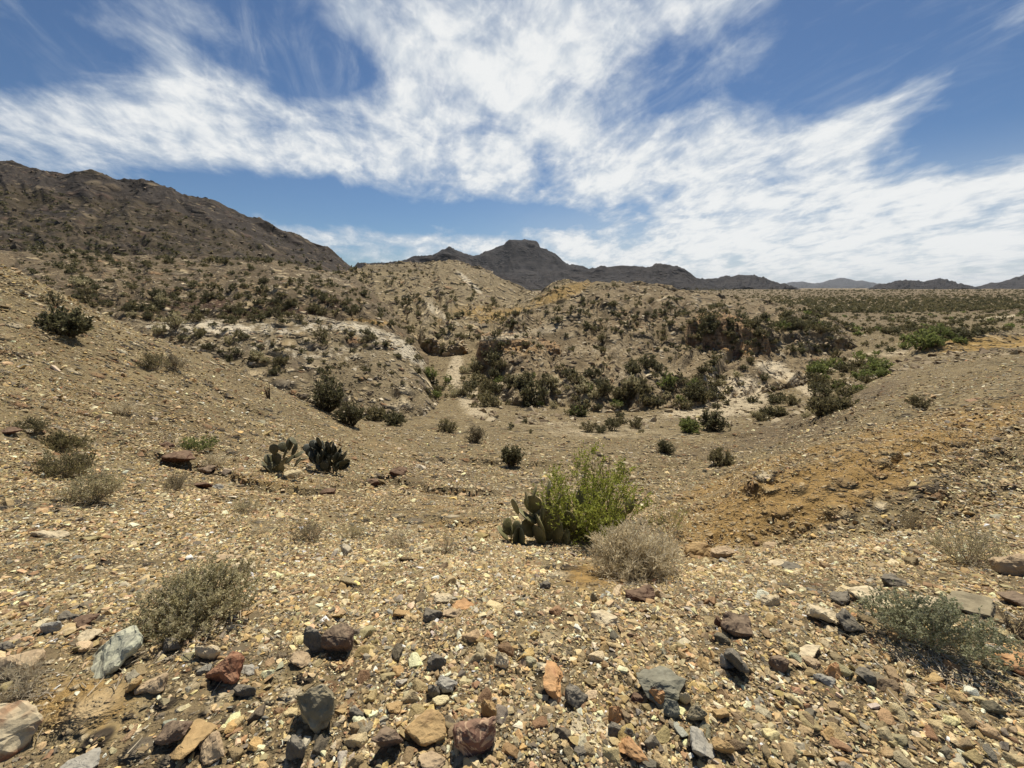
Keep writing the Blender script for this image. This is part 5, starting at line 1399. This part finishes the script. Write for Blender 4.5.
cast_zone(Z_E, 16, 210, 342, 90, 8, -16, (0.79, 1.58), {'olive': 4, 'grey': 3, 'dark': 2}, lim=(16, 60))
cast_zone(Z_E, 20, 130, 302, 80, 14, -16, (1.0, 2.6), {'olive': 4, 'grey': 3, 'dark': 2}, lim=(48, 140))
cast_zone(Z_W, 24, 300, 340, 110, 20, -10, (0.59, 1.25), {'dark': 4, 'olive': 2}, lim=(24, 60))
cast_zone(Z_W, 150, 310, 350, 130, 32, -10, (0.23, 0.66), {'dark': 4, 'olive': 3}, lim=(24, 60))
cast_zone(Z_C, 300, 620, 335, 150, 48, -4, (0.40, 0.99), {'dark': 5, 'olive': 4}, lim=(30, 100))
cast_zone(Z_C, 120, 640, 316, 120, 20, -4, (0.46, 1.06), {'dark': 6, 'olive': 3}, lim=(30, 100))
cast_zone(Z_C, 170, 780, 325, 80, 28, -8, (0.46, 1.06), {'dark': 6, 'olive': 4}, lim=(30, 100))
cast_zone(Z_B, 520, 160, 290, 210, 30, -3, (0.53, 1.32), {'dark': 5, 'olive': 5}, lim=(40, 600))
cast_zone(Z_B, 260, 410, 300, 110, 34, -12, (0.53, 1.32), {'dark': 5, 'olive': 4}, lim=(40, 600))
cast_zone(Z_B, 900, 130, 240, 240, 36, -10, (0.92, 2.24), {'dark': 5, 'olive': 3}, lim=(100, 600))
cast_zone(Z_P, 420, 870, 318, 190, 24, 0, (0.53, 1.32), {'dark': 4, 'olive': 5, 'green': 1}, lim=(115, 2500))
cast_zone(Z_P, 700, 850, 297, 220, 8, 0, (0.7, 1.6), {'dark': 4, 'olive': 4}, lim=(115, 2500))
cast_zone(Z_P, 3400, 860, 300, 220, 13, 0, (.9, 1.9), {'dark': 4, 'olive': 5}, lim=(105, 900))
cast_zone(Z_P, 500, 800, 291, 300, 3.5, 0, (1.0, 2.2), {'dark': 4, 'olive': 4}, lim=(200, 2500))
cast_zone(Z_P, 1500, 850, 290, 330, 1.8, 0, (1.5, 4.0), {'dark': 4, 'olive': 4}, lim=(500, 8000))
cast_zone(Z_P, 200, 950, 305, 110, 20, 0, (0.66, 1.45), {'dark': 4, 'olive': 5}, lim=(115, 2500))
SHR.sort(key=lambda t: -t[0])
NSHR = 250
ADJ = {'dark': 'dark', 'olive': 'olive', 'green': 'green', 'grey': 'greyish'}
BM = {}
for i, (w, l) in enumerate(BIGT):
    wm = mk_mesh('branches', w[0], w[1]); wm.materials.append(W_DARK)
    for k in KINDS:
        lm = mk_mesh('foliage', l[0], l[1]); lm.materials.append(KINDS[k])
        BM[(i, k)] = (wm, lm)
def sz_key(t):
    x_, y_, _ = project(t[1]); return ((t[3], t[4][0]), float(x_), float(y_))
SORD = ordinals([sz_key(t) for t in SHR[:NSHR]])
for n_, (s_px, p, s, k, zone) in enumerate(SHR[:NSHR]):
    wm, lm = BM[(int(rng.integers(4)), k)]
    t = empty('desert_shrub', p - np.array([0, 0, .04 * s]), rng.uniform(0, 6.28), (s, s * rng.uniform(.8, 1.1), s * rng.uniform(.8, 1.15)))
    tag(t, ADJ[k] + ' ' + zone[0] + ', ' + SORD[n_].replace('from the left', 'from left'), 'shrub', ADJ[k] + ' ' + zone[1])
    obj('branches', wm, None, t); obj('foliage', lm, None, t)
# the rest, and more of them out of sight behind the hills, as one mass per leaf colour joined into one object
rest_ = [(p, s, k) for (_, p, s, k, z) in SHR[NSHR:]]
pos = np.array([a[0] for a in rest_]); scl = np.array([a[1] for a in rest_]); kk = np.array([a[2] for a in rest_])
mats = list(KINDS)
VV, FF, MI, off = [], [], [], 0
near = np.array([depth_of(p) for p in pos]) < 130
for sel, tem in ((near, SMALLT), (~near, TINYT)):
    for mi, k in enumerate(mats):
        idx = np.nonzero(sel & (kk == k))[0]
        if not len(idx): continue
        tl = [l for _, l in tem]
        V, Fq, _ = bake(tl, rng.integers(0, 4, len(idx)), pos[idx], rot_mats(len(idx), rng, .06), scl[idx])
        VV.append(V); FF.append(Fq + off); MI.append(np.full(len(Fq), mi)); off += len(V)
me = mk_mesh('scrub', np.concatenate(VV), np.concatenate(FF))
for k in mats: me.materials.append(KINDS[k])
me.polygons.foreach_set('material_index', np.concatenate(MI).astype(np.int32))
o = obj('scrub', me)
tag(o, 'small dark scrub speckling the hills and the far plain', 'scrub', None, 'stuff')

# dead twigs and leaf litter shed under the nearest plants
LV, LF, off = [], [], 0
for (px, py, rad, n) in ((203, 622, .42, 260), (931, 650, .40, 240), (633, 578, .40, 240), (590, 541, .5, 200), (967, 563, .3, 120), (95, 501, .4, 90), (28, 694, .12, 60)):
    p, d = ground_at_px(px, py)
    a_ = rng.uniform(0, 2 * np.pi, n); q = np.abs(rng.normal(0, .55, n)) * rad
    x = p[0] + np.cos(a_) * q; y = p[1] + np.sin(a_) * q - .08 * rad
    z = ground_z(x, y) + .012
    dd = rng.uniform(0, 2 * np.pi, n); L = rng.uniform(.02, .11, n)
    A = np.stack([x, y, z], -1); D = np.stack([np.cos(dd), np.sin(dd), rng.normal(0, .15, n)], -1) * L[:, None]
    t = np.linspace(0, 1, 3)[None, :, None]
    path = A[:, None] + D[:, None] * t + rng.normal(0, .004, (n, 3, 3))
    v, f = tubes(path, np.full(n, .0022), np.full(n, .001))
    LV.append(v); LF.append(f + off); off += len(v)
g = obj('litter', mk_mesh('litter', np.concatenate(LV), np.concatenate(LF)), W_PALE)
tag(g, 'dead twigs lying on the gravel under the nearest plants', 'litter', None, 'stuff')

# ------------------------------------------------------------------ the air of the desert
bm = bmesh.new(); bmesh.ops.create_cube(bm, size=1.0)
me = bpy.data.meshes.new('haze'); bm.to_mesh(me); bm.free()
hz = obj('haze', me)
hz.scale = (260000, 27000, 640); hz.location = (0, 11500, 302)
m = bpy.data.materials.new('haze'); m.use_nodes = True
nt = m.node_tree; nt.nodes.remove(nt.nodes['Principled BSDF'])
pv = N(nt, 'ShaderNodeVolumePrincipled', inp={'Color': (.86, .92, 1.0, 1), 'Density': 1.7e-5, 'Anisotropy': 0.1})
nt.links.new(pv.outputs[0], nt.nodes['Material Output'].inputs['Volume'])
me.materials.append(m)
tag(hz, 'thin pale haze hanging over the desert and its far ranges', 'haze', None, 'stuff')
